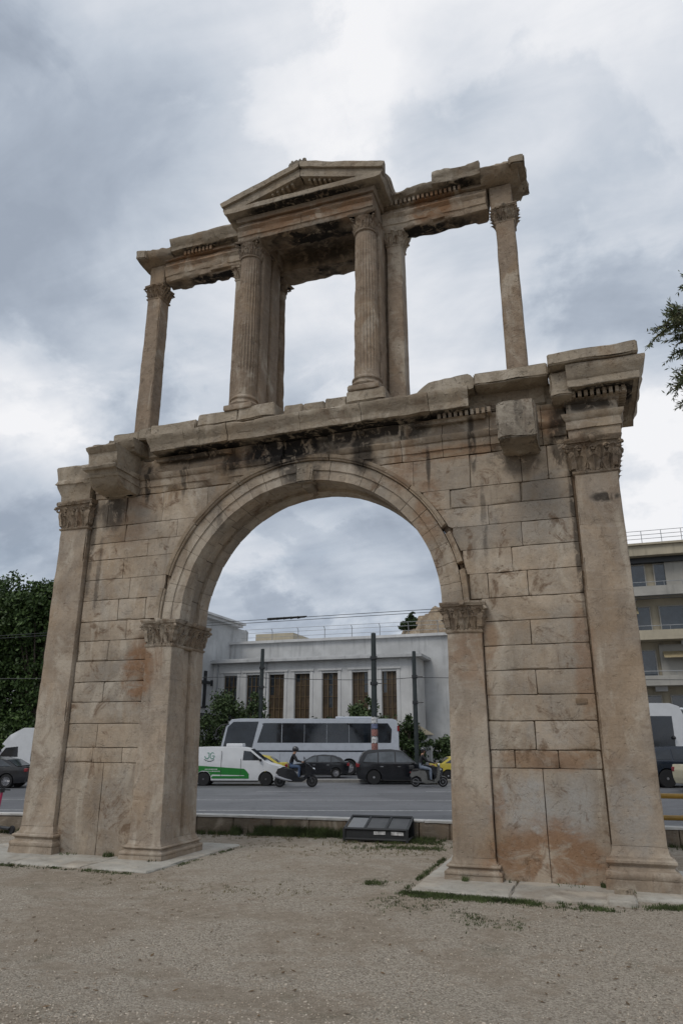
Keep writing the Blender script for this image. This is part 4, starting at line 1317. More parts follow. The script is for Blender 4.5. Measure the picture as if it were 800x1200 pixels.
B = thing('public_hall', 'long white marble clad hall with tall bronze windows seen through the arch', 'building', (0, 0, 0))
FY = 46.0; X0, X1 = -27.5, -7.95
Z0 = .2
# front block: wall made of piers between the window bays
wins = [(-26.15, 1.25), (-23.25, 1.25), (-20.85 + .35, 1.35), (-17.35, 1.35), (-14.45, 1.4), (-11.65, 1.4)]
import itertools
WX = [(-26.2, -25.0), (-23.35, -22.15), (-20.35, -18.85), (-17.35, -15.95), (-14.45, -13.1), (-11.6, -10.3)]
WX = [(-26.1, -24.75), (-23.6, -22.25), (-21.0, -19.45), (-18.3, -16.85), (-15.55, -14.1), (-12.75, -11.3)]
WX = [(-26.35, -25.0), (-24.0, -22.7), (-21.75, -20.25), (-19.2, -17.75), (-16.55, -15.1), (-13.75, -12.3), (-11.05, -9.75)]
boxes = []
edges = [X0] + [v for q in WX for v in q] + [X1]
for a, b in zip(edges[0::2], edges[1::2]): boxes.append((a, b, FY, FY + 3.0, Z0, 8.15))
boxes.append((X0, X1, FY, FY + 3, 8.15, 9.25))
for a, b in WX: boxes.append((a, b, FY, FY + 3, Z0, 4.1)); boxes.append((a, b, FY + .5, FY + 3, 4.1, 8.15))
part('front_wall', M['white'], B, *boxes)
# slender surrounds around each bay
sb = []
for a, b in WX:
    sb += [(a - .32, a - .04, FY - .07, FY - .003, 2.2, 8.35), (b + .04, b + .32, FY - .07, FY - .003, 2.2, 8.35), (a - .40, b + .40, FY - .14, FY - .003, 8.36, 8.50)]
part('window_surround', M['white'], B, *sb)
for a, b in WX:
    wn = part('window', M['bronze'] if a > -22 else M['glassd'], B, (a, b, FY + .30, FY + .36, 4.1, 8.15))
    q = [(a + .003, a + .05, FY + .2, FY + .298, 4.1, 8.148), (b - .05, b - .003, FY + .2, FY + .298, 4.1, 8.148)]
    for k in (1, 2): 
        x = lerp(a, b, k / 3); q.append((x - .03, x + .03, FY + .2, FY + .298, 4.1, 8.148))
    for z in (5.1, 6.1, 7.1): q.append((a + .05, b - .05, FY + .24, FY + .29, z, z + .04))
    part('mullion', M['bronze2'], wn, *q)
    hb_ = random.choice((.5, .9, 1.3, 2.0)); xo = lerp(a, b, random.choice((0, 1 / 3, 2 / 3)))
    part('pane', M['glassd'], wn, (xo + .06, xo + (b - a) / 3 - .03, FY + .296, FY + .2995, 8.10 - hb_ - random.random(), 8.10))
for x in (X0 + .5, -22.0, -7.99 - .3):
    mb = MB(); mb.tone = 0; mb.tube([(x, FY - .08, .3), (x, FY - .08, 9.2)], .06, 6); mb.build('downpipe', M['metal'], B)
part('canopy', M['white2'], B, (X0 - .1, X1 + .6, FY - .65, FY + 3.2, 9.26, 9.50), (X0, X1 + .35, FY - .4, FY + 3, 9.503, 9.62))
part('upper_wall', M['white2'], B, (X0, -2, FY + 3.2, FY + 12, Z0, 11.45))
part('parapet_coping', M['white'], B, (X0 - .2, -1.8, FY + 2.9, FY + 12, 11.453, 11.70))
rl_ = []
mbr = MB(); mbr.tone = 0
x = X0 + 1.6
while x < -3:
    mbr.tube([(x, FY + 3.5, 11.69), (x, FY + 3.5, 12.6), (x, FY + 3.4, 12.75), (x, FY + 3.15, 12.85)], .035, 6); x += 2.75
for z in (12.1, 12.55): mbr.tube([(X0 + 1, FY + 3.5, z), (-3, FY + 3.5, z)], .02, 5)
mbr.tube([(X0 + 1, FY + 3.15, 12.85), (-3, FY + 3.15, 12.85)], .02, 5)
mbr.build('roof_railing', M['metal'], B)
part('side_wing', M['white2'], B, (-45, -27.52, 34.0, FY + 7, Z0, 13.3))
part('wing_roof', M['white'], B, (-46, -26.95, 33.4, FY + 4.6, 13.303, 13.55), (-46, -26.7, 33.2, FY + 4.8, 13.553, 13.75))
part('roof_hut', M['cream'], B, (-26.4, -22.2, FY + 6.5, FY + 11, 11.7, 12.9))
part('ground_door', M['black'], B, (-27.515, -27.45, 43.6, 44.8, .3, 2.8))
# cross and sign on the side wall of the wing
mb = MB(); mb.tone = 0
mb.box(-27.515, -27.36, 44.25, 44.6, 5.3, 8.5); mb.box(-27.513, -27.37, 43.1, 45.75, 7.35, 7.62)
mb.box(-27.515, -27.37, 44.0, 44.85, 5.2, 5.3)
for yy in (43.1, 45.55): mb.box(-27.514, -27.36, yy, yy + .2, 7.22, 7.75)
tag(mb.build('wall_cross', M['black'], smooth=0), 'dark metal cross fixed to the pale side wall of the hall', 'cross')
sg = part('wall_sign', M['black'], None, (-27.515, -27.46, 43.2, 45.8, 4.35, 4.75), (-27.515, -27.46, 43.2, 45.8, 3.80, 4.20))
tag(sg, 'dark two line lettering sign on the pale wall below the cross', 'sign')
mb = MB(); mb.tone = 0
for z in (4.45, 3.90):
    y = 43.3
    while y < 45.6:
        l = random.uniform(.06, .13); mb.box(-27.459, -27.45, y, y + l * .5, z, z + .17)
        if random.random() < .5: mb.box(-27.459, -27.45, y + l * .5, y + l, z + random.choice((0, .07, .12)), z + .17)
        y += l + .07
mb.build('lettering', M['metal'], sg, smooth=0)

# gate kiosk to the right of the trees
K = thing('gatehouse', 'low pale gatehouse with small pitched top beside the bushes', 'gatehouse', tuple(av(6.2, 58.5, .25)), AV)
part('body', M['white2'], K, (-1.3, 1.0, 0, 2, 0, 2.6))
mb = MB(); mb.tone = 0
mb.prism([(-1.5, 2.61), (1.2, 2.61), (-.15, 3.4)], -.2, 2.2, fy, seg=.5, wob=0, chip=0); mb.build('roof', M['cream'], K, smooth=0)
part('gate', M['black'], K, (-.7, .4, -.05, -.003, 0, 1.9))

# hill of tawny rock behind the hall
def hill_h(x, y):
    v = (y - 92) / 38
    h = 25.5 * math.exp(-((x + 10) / 22) ** 2) * math.sin(min(1, v * 3 + .15) * PI / 2) * (1 - .35 * max(0, v - .6) / .4)
    if h < 1: return h
    r = abs(nn((x, y, 0), .16)); r2 = abs(nn((x, y, 5), .5)); r3 = nn((x, y, 2), 1.3)
    return h + 3.0 * nn((x, y, 1), .12) - 3.5 * r + 1.6 * (.4 - r2) + .7 * r3
mb = MB()
rows = [[(lerp(-42, 34, i / 150), lerp(92, 130, j / 36), max(-.5, hill_h(lerp(-42, 34, i / 150), lerp(92, 130, j / 36)))) for i in range(151)] for j in range(37)]
mb.grid(rows)
tag(mb.build('hill', M['rock'], smooth=20), kind='structure')

# apartment block on the right
A = thing('apartment_block', 'beige apartment block with long balconies and roof railing right of the gateway', 'building', (0, 0, 0))
AX0, AX1, AY = 6.6, 34.0, 40.0
part('wall', M['cream'], A, (AX0, AX1, AY + 1.6, AY + 14, .2, 15.4))
part('roof_band', M['cream'], A, (AX0 - .2, AX1, AY + .3, AY + 14, 15.403, 16.15), (AX0 - .3, AX1, AY + .1, AY + 14, 16.153, 16.3))
part('wall_panel', M['greyr'], A, (12.0, 16.0, AY + 1.3, AY + 1.597, 12.7, 15.4))
part('wall_panel', M['greyr'], A, (10.9, 13.5, AY + 1.32, AY + 1.597, 6.7, 9.0))
zs = [13.0, 9.85, 6.7, 3.55]
for k, z in enumerate(zs):
    part('balcony', M['greyr'] if k % 2 == 0 else M['cream'], A, (AX0 - .1, AX1, AY, AY + 1.597, z - .62, z - .42), (AX0 - .1, AX1, AY, AY + .12, z - .417, z + .05))
    mb = MB(); mb.tone = 0
    mb.tube([(AX0, AY + .06, z + .35), (AX1, AY + .06, z + .35)], .025, 6)
    x = AX0 + .3
    while x < AX1: mb.tube([(x, AY + .06, z + .05), (x, AY + .06, z + .35)], .018, 5); x += 1.2
    mb.build('balcony_rail', M['metal'], A)
    x = AX0 + .8
    while x < 26:
        top = z + 1.9
        w_ = part('window', M['glassb'], A, (x, x + 3.2, AY + 1.50, AY + 1.55, z - .4, top))
        part('frame', M['greyr'], w_, (x - .08, x - .003, AY + 1.44, AY + 1.59, z - .4, top), (x + 3.203, x + 3.28, AY + 1.44, AY + 1.59, z - .4, top), (x + 1.55, x + 1.63, AY + 1.44, AY + 1.497, z - .4, top), (x - .08, x + 3.28, AY + 1.44, AY + 1.59, top + .003, top + .08))
        x += 3.9
mb = MB(); mb.tone = 0
for z in (16.7, 17.0, 17.3): mb.tube([(AX0, AY + .5, z), (AX1, AY + .5, z)], .022, 5)
x = AX0
while x < AX1: mb.tube([(x, AY + .5, 16.3), (x, AY + .5, 17.3)], .025, 5); x += 1.35
mb.build('roof_railing', M['metal'], A)
mb = MB(); mb.tone = 0
mb.box(AX0 + 2, AX1, AY + 1.0, AY + 1.55, 15.0, 15.38)
mb.build('awning_box', M['black'], A, smooth=0)

mb_spots = [(9.0, 12.6), (12.4, 9.3), (10.3, 6.1), (14.2, 12.7), (17.0, 9.4), (9.6, 3.2), (20.0, 6.2), (13.4, 3.3)]
for x, z in mb_spots:
    mb = MB(); mb.tone = 0; mb.box(x, x + .8, AY + 1.1, AY + 1.45, z - .35, z + .25); mb.build('air_conditioner', M['white'], A, smooth=0)
M['awning'] = plain('striped_awning_cloth', (.33, .27, .16), .8, var=.2)
for x, z in ((7.2, 9.75), (11.1, 6.6), (15.0, 9.75)):
    mb = MB(); mb.tone = 0
    mb.prism([(AY + 1.45, z + 2.0), (AY + .5, z + 1.45), (AY + .5, z + 1.40), (AY + 1.45, z + 1.94)], x, x + 2.6, fx, seg=2, wob=0, chip=0); mb.build('awning', M['awning'], A, smooth=0)
# block behind the dark trees on the left
L_ = thing('far_house', 'pale flat roofed house top showing over the dark trees at left', 'building', (0, 0, 0))
q = av(-26.5, 64, 0)
part('wall', M['cream'], L_, (q.x - 6, q.x + 9, q.y, q.y + 10, .2, 13.6))
part('rooftop_room', M['white2'], L_, (q.x - 1, q.x + 3.2, q.y + 1, q.y + 6, 13.6, 16.3))
part('window', M['glassd'], L_, (q.x - .5, q.x + .6, q.y + .9, q.y + .997, 14.6, 15.6))

M['leafT'] = foliage_mat('tree_foliage', (.026, .045, .014), (.045, .078, .022), (.085, .135, .036))
# ================================================================== TREES
def clumpset(rng, n, rx, ry_, z0, z1, r0, r1):
    return [(rng.uniform(-rx, rx), rng.uniform(-ry_, ry_), rng.uniform(z0, z1), rng.uniform(r0, r1)) for _ in range(n)]
rg = random.Random(21)
# big dark trees, left, between the road and the houses
g_ = 'dark trees beyond the road at left'
for i, (lat, fd, h, lab) in enumerate(((-20.6, 49.0, 13.3, 'tall dark evergreen tree at the left edge behind the parked camper van'),
                                 (-17.6, 50.0, 12.6, 'dark rounded tree whose right side meets the left pilaster'),
                                 (-24.3, 49.5, 13.6, 'dark tree standing farthest left beyond the road'))):
    cl = clumpset(rg, 22, 2.1, 1.6, 3.0, h - 1.6, 1.2, 1.9) + [(0, 0, h - 1.2, 1.3), (0, 0, h * .5, 2.3), (-.8, -.6, 2.4, 1.8), (.9, -.5, 2.2, 1.8), (0, -.8, 1.4, 1.8), (1.0, 0, h * .7, 1.6)]
    tree('dark_tree', lab, 'tree', tuple(av(lat, fd, .1)), h, cl, 34000, .27, M['leafT'], .22, g_, seed=30 + i)
# bushes before the hall
hs = [(-9.3, 58.6, 6.2, [(0, 0, 4.4, 1.5), (-.9, 0, 3.2, 1.5), (.9, .2, 3.3, 1.5), (0, 0, 2, 1.6), (-1.2, 0, 1.7, 1.2), (1.3, 0, 2.0, 1.3), (-.3, 0, 5.2, .9)], 'leafM', 'bushy green tree left of the hall windows, behind the white van', 8000),
      (-7.2, 58.8, 6.0, [(0, 0, 4.0, 1.4), (.5, 0, 5.0, .9), (-.8, 0, 3.0, 1.3), (.7, 0, 2.6, 1.4), (0, 0, 1.8, 1.4)], 'leafM', 'bushy green tree in front of the second hall window, by a dark pole', 6000),
      (1.6, 58.4, 6.0, [(0, 0, 3.6, 1.2), (-1.6, 0, 3.4, .9), (1.2, 0, 3.0, 1.3), (.3, 0, 4.8, .9), (-.4, 0, 4.2, .9), (-1.0, 0, 2.4, 1.2)], 'leafM', 'light green bushy tree rising over the middle of the coach roof', 6500),
      (-1.9, 58.6, 4.3, [(0, 0, 3.1, .8), (-.9, 0, 2.9, .6), (1.0, 0, 3.2, .8), (.2, 0, 2.0, .9)], 'leafD', 'low dark shrub just over the coach roof under the third hall window', 3500),
      (-4.7, 58.6, 4.0, [(0, 0, 3.2, .6), (.8, 0, 2.9, .5), (-.6, 0, 2.8, .5)], 'leafD', 'small dark shrub behind the coach below the first bronze window', 2000),
      (5.3, 57.9, 4.4, [(0, 0, 2.9, 1.1), (.8, 0, 2.0, 1.1), (-.6, 0, 2.2, 1.0), (.2, 0, 3.6, .6), (.5, 0, 1.0, .9)], 'leafD', 'dark green bush at the rear end of the coach by the right hand pole', 4500),
      (8.3, 59.6, 3.2, [(0, 0, 1.8, .9), (-.7, 0, 1.2, .8), (.7, 0, 1.3, .8)], 'leafM', 'small green bush in front of the gatehouse, next to the right inner pier', 2600)]
for i, (lat, fd, h, cl, mt, lab, nl) in enumerate(hs):
    tree('garden_tree', lab, 'tree', tuple(av(lat, fd, .2)), h, cl, nl, .24, M[mt], .12, 'greenery in front of the hall', seed=50 + i)
# dark cypress on the hill
tree('hill_tree', 'dark lone tree on the rocky rise above the hall roof', 'tree', (-21.6, 101.0, hill_h(-21.6, 101.0) - .2), 3.6, [(0, 0, 1.6, 1.1), (.4, 0, 2.4, .8), (.6, 0, 3.1, .45), (-.9, 0, 1.2, .8), (1.0, 0, 1.5, .8)], 3000, .36, M['leafD'], .25, seed=71)

# olive tree standing off to the right, its branches reach into the picture
ol_base = Vector((10.6, -6.2, 0)); ol_base.z = ground_z(10.6, -6.2) - .03
OL = thing('olive_tree', 'olive tree branches with narrow grey green leaves at the right edge', 'tree', tuple(ol_base))
rng = random.Random(4)
mb = MB(); mb.tone = 0; lv = MB()
mb.tube([(0, 0, -.1), (.1, .05, 1.2), (-.1, .1, 2.4), (-.35, 0, 3.6)], [.30, .24, .20, .15], 12)
def twig(p, d, L, r, depth):
    p = Vector(p); d = Vector(d).normalized(); pts = [p.copy()]
    n = 6
    for k in range(n):
        d = (d + Vector((rng.gauss(0, .13), rng.gauss(0, .13), rng.gauss(0, .10) - .03))).normalized()
        p = p + d * L / n; pts.append(p.copy())
        if depth == 0 or k >= 2:
            if depth < 2 and k >= 1:
                for _ in range(2 if depth == 0 else 2):
                    e = (d + Vector((rng.gauss(0, .7), rng.gauss(0, .7), rng.gauss(0, .6)))).normalized()
                    twig(p, e, L * rng.uniform(.35, .55), r * .5, depth + 1)
        if depth >= 1:
            for _ in range(5 if depth == 2 else 2):
                e = (d * .7 + Vector((rng.gauss(0, .6), rng.gauss(0, .6), rng.gauss(0, .6)))).normalized()
                s = rng.uniform(.045, .075); q = e.cross(Vector((rng.uniform(-1, 1), rng.uniform(-1, 1), rng.uniform(-1, 1)))).normalized() * s * .13
                o = p + d * rng.uniform(-.05, .05); i = len(lv.v); lv.tone = rng.uniform(-1, 1)
                for v in (o, o + e * s * .45 + q, o + e * s, o + e * s * .45 - q): lv.v.append(tuple(v))
                lv.face((i, i + 1, i + 2, i + 3))
    mb.tube(pts, [r * (1 - .8 * k / n) + .002 for k in range(n + 1)], 6)
# main limbs
top = Vector((-.35, 0, 3.6))
def limb(pts, rs):
    mb.tube(pts, rs, 8)
ends = []
def L2(x, y, z): return Vector((x, y, z)) - ol_base
for (tx, ty, tz) in ((8.24, -6.2, 7.02), (8.24, -6.15, 7.75), (8.24, -6.3, 6.68), (8.32, -6.0, 7.35)):
    e = L2(tx, ty, tz)
    mid = top.lerp(e, .5) + Vector((0, .1, .5))
    limb([top, mid, e], [.10, .06, .025])
    ends.append(e)
for (e, d, L, nk) in ((ends[0], (-1, -.3, .1), .82, 2), (ends[2], (-1, -.2, -.0), .80, 3), (ends[1], (-.9, -.2, .25), .66, 2), (ends[3], (-.8, -.4, -.15), .55, 2)):
    for k in range(nk): twig(e + Vector((rng.gauss(0, .08), rng.gauss(0, .1), rng.gauss(0, .1))), Vector(d) + Vector((rng.gauss(0, .18), rng.gauss(0, .25), rng.gauss(0, .22))), L * rng.uniform(.8, 1.05), .012, 0)
for k in range(16):
    a = rng.uniform(-1.2, 1.6); e = top + Vector((math.cos(a) * rng.uniform(.8, 2.4), math.sin(a) * 2, rng.uniform(.8, 3.6)))
    limb([top, top.lerp(e, .5) + Vector((0, 0, .3)), e], [.07, .04, .015])
    twig(e, Vector((rng.gauss(.4, .5), rng.gauss(0, .6), rng.gauss(0, .4))), 1.0, .015, 0)
mb.build('trunk', M['bark'], OL)
lv.build('crown', M['leafO'], OL, smooth=0, recalc=False)

# ================================================================== POLES AND WIRES
def pole(label, lat, fd, h, r, extra=None):
    t = thing('wire_pole', label, 'pole', tuple(av(lat, fd, .15)), AV, 'dark poles that carry the trolley wires')
    mb = MB(); mb.tone = 0
    mb.lathe([(r * 1.5, 0), (r * 1.5, .5), (r * 1.05, .55), (r, h * .5), (r * .85, h), (r * .5, h + .03)], n=12)
    mb.build('shaft', M['pole'], t)
    mb = MB(); mb.tone = 0
    for z in (h - 1.6, h - 3.1): mb.lathe([(r * 1.3, z), (r * 1.35, z + .1), (r * 1.3, z + .2)], n=10); mb.tube([(0, -.1, z + .1), (.45, -.3, z + .08)], .03, 6)
    mb.build('clamp', M['black'], t)
    return t
M['pole'] = plain('dark_green_pole_paint', (.022, .030, .030), .5, var=.2)
pole('dark pole behind the coach left of the bronze windows', -6.35, 57.6, 9.3, .17)
PB = pole('thick dark pole covered with torn posters in front of the coach', 1.97, 43.4, 8.55, .17)
pole('dark pole right of the coach end, above the scooter rider', 4.42, 43.4, 7.45, .13)
# torn posters on the middle pole
M['pW'] = plain('poster_white', (.50, .50, .50), .8, var=.5, vscale=9)
M['pR'] = plain('poster_red', (.28, .13, .11), .8, var=.6, vscale=12)
M['pB'] = plain('poster_blue', (.13, .15, .24), .8, var=.6, vscale=12)
for k, (z0, z1, mt) in enumerate(((3.25, 3.6, 'pW'), (2.95, 3.22, 'pB'), (2.55, 2.9, 'pR'), (2.15, 2.5, 'pW'), (1.75, 2.12, 'pR'), (1.3, 1.7, 'pW'))):
    mb = MB(); mb.tone = 0
    N_ = 10
    rowz = []
    for z in (z0, z1):
        rowz.append([(.19 * math.cos(a), .19 * math.sin(a), z + .03 * math.sin(a * 7 + k)) for a in [lerp(PI * 1.02, PI * 1.98, i / N_) for i in range(N_ + 1)]])
    mb.grid(rowz)
    mb.build('poster', M[mt], PB, smooth=40)
# trolley wires
def wires(label, specs, r=.012, cat='wires'):
    t = thing('trolley_wires', label, cat, (0, 0, 0))
    for (a, b, sag) in specs:
        a = Vector(a); b = Vector(b); mb = MB(); mb.tone = 0
        pts = []
        for k in range(25):
            u = k / 24; p = a.lerp(b, u); p.z -= sag * 4 * u * (1 - u); pts.append(p)
        mb.tube(pts, r, 5)
        mb.build('wire', M['black'], t)
    return t
def wp(lat, fd, z): return tuple(av(lat, fd, z))
TW = wires('pair of thin trolley wires crossing the sky through the arch', [
    (wp(-30, 32.0, 6.0), wp(26, 11.0, 6.0), .0), (wp(-30, 33.2, 6.1), wp(26, 12.0, 6.1), .0)], .009)
mb = MB(); mb.tone = 0
# frog switch in the wires
c0 = av(-1.75, 21.4, 6.0)
dr = Vector((math.cos(AV - .36), math.sin(AV - .36), 0)); nr_ = Vector((-dr.y, dr.x, 0))
for k in range(5):
    p = c0 + dr * (k * .23 - .45)
    mb.tube([p - nr_ * .12, p + nr_ * .12], .018, 6); mb.tube([p + Vector((0, 0, .04)), p - Vector((0, 0, .04))], .022, 6)
mb.tube([c0 - dr * .6 + nr_ * .1, c0 + dr * .7], .022, 6); mb.tube([c0 - dr * .5 - nr_ * .12, c0 + dr * .8 - nr_ * .1], .02, 6)
mb.build('wire_junction', M['black'], TW)
wires('lower sagging cable strung across in front of the hall windows', [(wp(-60, 43.0, 6.3), wp(-6, 42.6, 6.0), .25), (wp(-6, 42.6, 6.0), wp(2, 43.3, 5.9), .05), (wp(2, 43.3, 5.9), wp(4.4, 43.3, 6.05), .02), (wp(4.4, 43.3, 6.05), wp(60, 42, 6.4), .3)], .018)

# street lamp right
SL = thing('street_lamp', 'dark street lamp with two flat heads before the apartment block', 'lamp', tuple(av(18.8, 46.5, .15)), AV)
mb = MB(); mb.tone = 0
mb.lathe([(.12, 0), (.12, .5), (.07, .6), (.055, 7.6)], n=10); mb.build('post', M['pole'], SL)
for s_ in (-1, 1):
    mb = MB(); mb.tone = 0
    mb.tube([(0, 0, 7.5), (s_ * .35, 0, 7.8)], .03, 6)
    mb.lathe([(.1, 7.72), (.32, 7.74), (.30, 7.86), (.10, 7.98), (.02, 8.0)], (s_ * .45, 0, 0), 14); mb.build('lamp_head', M['black'], SL)

# ================================================================== VEHICLES
M['tyre'] = plain('tyre_rubber', (.012, .012, .013), .8)
M['rim'] = plain('alloy_rim', (.38, .38, .40), .35, metal=.7)
M['rimd'] = plain('steel_rim', (.10, .10, .105), .45, metal=.5)
M['carblack'] = plain('black_car_paint', (.008, .009, .012), .18, var=.05, spec=.7)
M['carblue'] = plain('dark_blue_car_paint', (.012, .018, .030), .2, var=.05, spec=.7)
M['vanwhite'] = plain('white_van_paint', (.62, .63, .64), .35, var=.04)
M['vangreen'] = plain('green_van_paint', (.010, .17, .022), .4, var=.06)
M['buswhite'] = plain('silver_coach_paint', (.44, .47, .52), .32, var=.05)
M['yellow'] = plain('taxi_yellow_paint', (.52, .42, .06), .35, var=.05)
M['beige'] = plain('cream_car_paint', (.50, .46, .33), .35, var=.05)
M['glass'] = plain('car_window_glass', (.014, .018, .024), .05, var=.4, vscale=1.2, spec=.7)
M['glassl'] = plain('light_car_window_glass', (.06, .07, .08), .08, var=.4, vscale=1.6, spec=.7)
M['red'] = plain('tail_lamp_red', (.20, .012, .016), .25)
M['lampw'] = plain('headlamp_lens', (.62, .65, .68), .12, spec=.8)
M['chrome'] = plain('chrome_trim', (.55, .56, .58), .22, metal=.9)
M['plastic'] = plain('dark_plastic', (.02, .02, .021), .6)
M['yellowrail'] = plain('yellow_barrier_paint', (.30, .17, .02), .5, var=.2)

def bev(o, wd=.03, seg=2, ang=30):
    m = o.modifiers.new('bevel', 'BEVEL'); m.width = wd; m.segments = seg; m.limit_method = 'ANGLE'; m.angle_limit = R(ang)
    return o

def arch_pts(cx_, r, z0, rev=False, n=10):
    a0 = math.asin(max(-1, min(1, (z0 - .33) / r))) if r else 0
    pts = [(cx_ + r * math.cos(lerp(a0, PI - a0, k / n)), .33 + r * math.sin(lerp(a0, PI - a0, k / n))) for k in range(n + 1)]
    return pts if rev else pts[::-1]

def extr_body(mb, poly, half, *_):
    """side outline (x,z) cut into a net of faces, both flanks following the body width, joined across"""
    bm = bmesh.new()
    vs_ = [bm.verts.new((x, 0, z)) for x, z in poly]
    bm.faces.new(vs_)
    xs_ = [p[0] for p in poly]; zs_ = [p[1] for p in poly]
    L = max(xs_) - min(xs_); H_ = max(zs_) - min(zs_)
    nx, nz = (14, 7) if L > 2.2 else (6, 4)
    for k in range(1, nx):
        g = bm.verts[:] + bm.edges[:] + bm.faces[:]
        bmesh.ops.bisect_plane(bm, geom=g, plane_co=(min(xs_) + L * k / nx, 0, 0), plane_no=(1, 0, 0), dist=1e-4)
    for k in range(1, nz):
        g = bm.verts[:] + bm.edges[:] + bm.faces[:]
        bmesh.ops.bisect_plane(bm, geom=g, plane_co=(0, 0, min(zs_) + H_ * k / nz), plane_no=(0, 0, 1), dist=1e-4)
    bm.verts.index_update()
    A = {}; B_ = {}
    for v in bm.verts:
        h = half(v.co.x, v.co.z)
        A[v.index] = mb.vert((v.co.x, -h, v.co.z)); B_[v.index] = mb.vert((v.co.x, h, v.co.z))
    for f in bm.faces:
        q = [v.index for v in f.verts]
        mb.face([A[i] for i in q]); mb.face([B_[i] for i in q[::-1]])
    for e in bm.edges:
        if len(e.link_faces) == 1:
            i, j = e.verts[0].index, e.verts[1].index
            mb.face([A[i], A[j], B_[j], B_[i]])
    bm.free()

def wheel(parent, x, y, r, wd, side, rim='rim', spokes=10):
    mb = MB(); mb.tone = 0
    prof = [(r * .62, -wd / 2), (r * .93, -wd / 2), (r, -wd * .38), (r, wd * .38), (r * .93, wd / 2), (r * .62, wd / 2), (r * .60, wd * .2)]
    mb.lathe(prof, (0, 0, 0), 28, axis='y')
    wl = mb.build('wheel', M['tyre'], parent, smooth=40); wl.location = (x, y, r)
    mb = MB(); mb.tone = 0
    yo = side * wd * .40
    mb.lathe([(r * .66, yo - side * .02), (r * .66, yo + side * .02), (r * .60, yo + side * .02), (r * .58, yo - side * .02)], (0, 0, 0), 28, axis='y')
    mb.lathe([(r * .16, yo - side * .02), (r * .15, yo + side * .03), (.01, yo + side * .035)], (0, 0, 0), 12, axis='y')
    for k in range(spokes):
        a = 2 * PI * k / spokes
        mb.tube([(r * .12 * math.cos(a), yo, r * .12 * math.sin(a)), (r * .62 * math.cos(a), yo, r * .62 * math.sin(a))], r * .045, 5)
    mb.build('rim', M[rim], wl, smooth=40)
    return wl

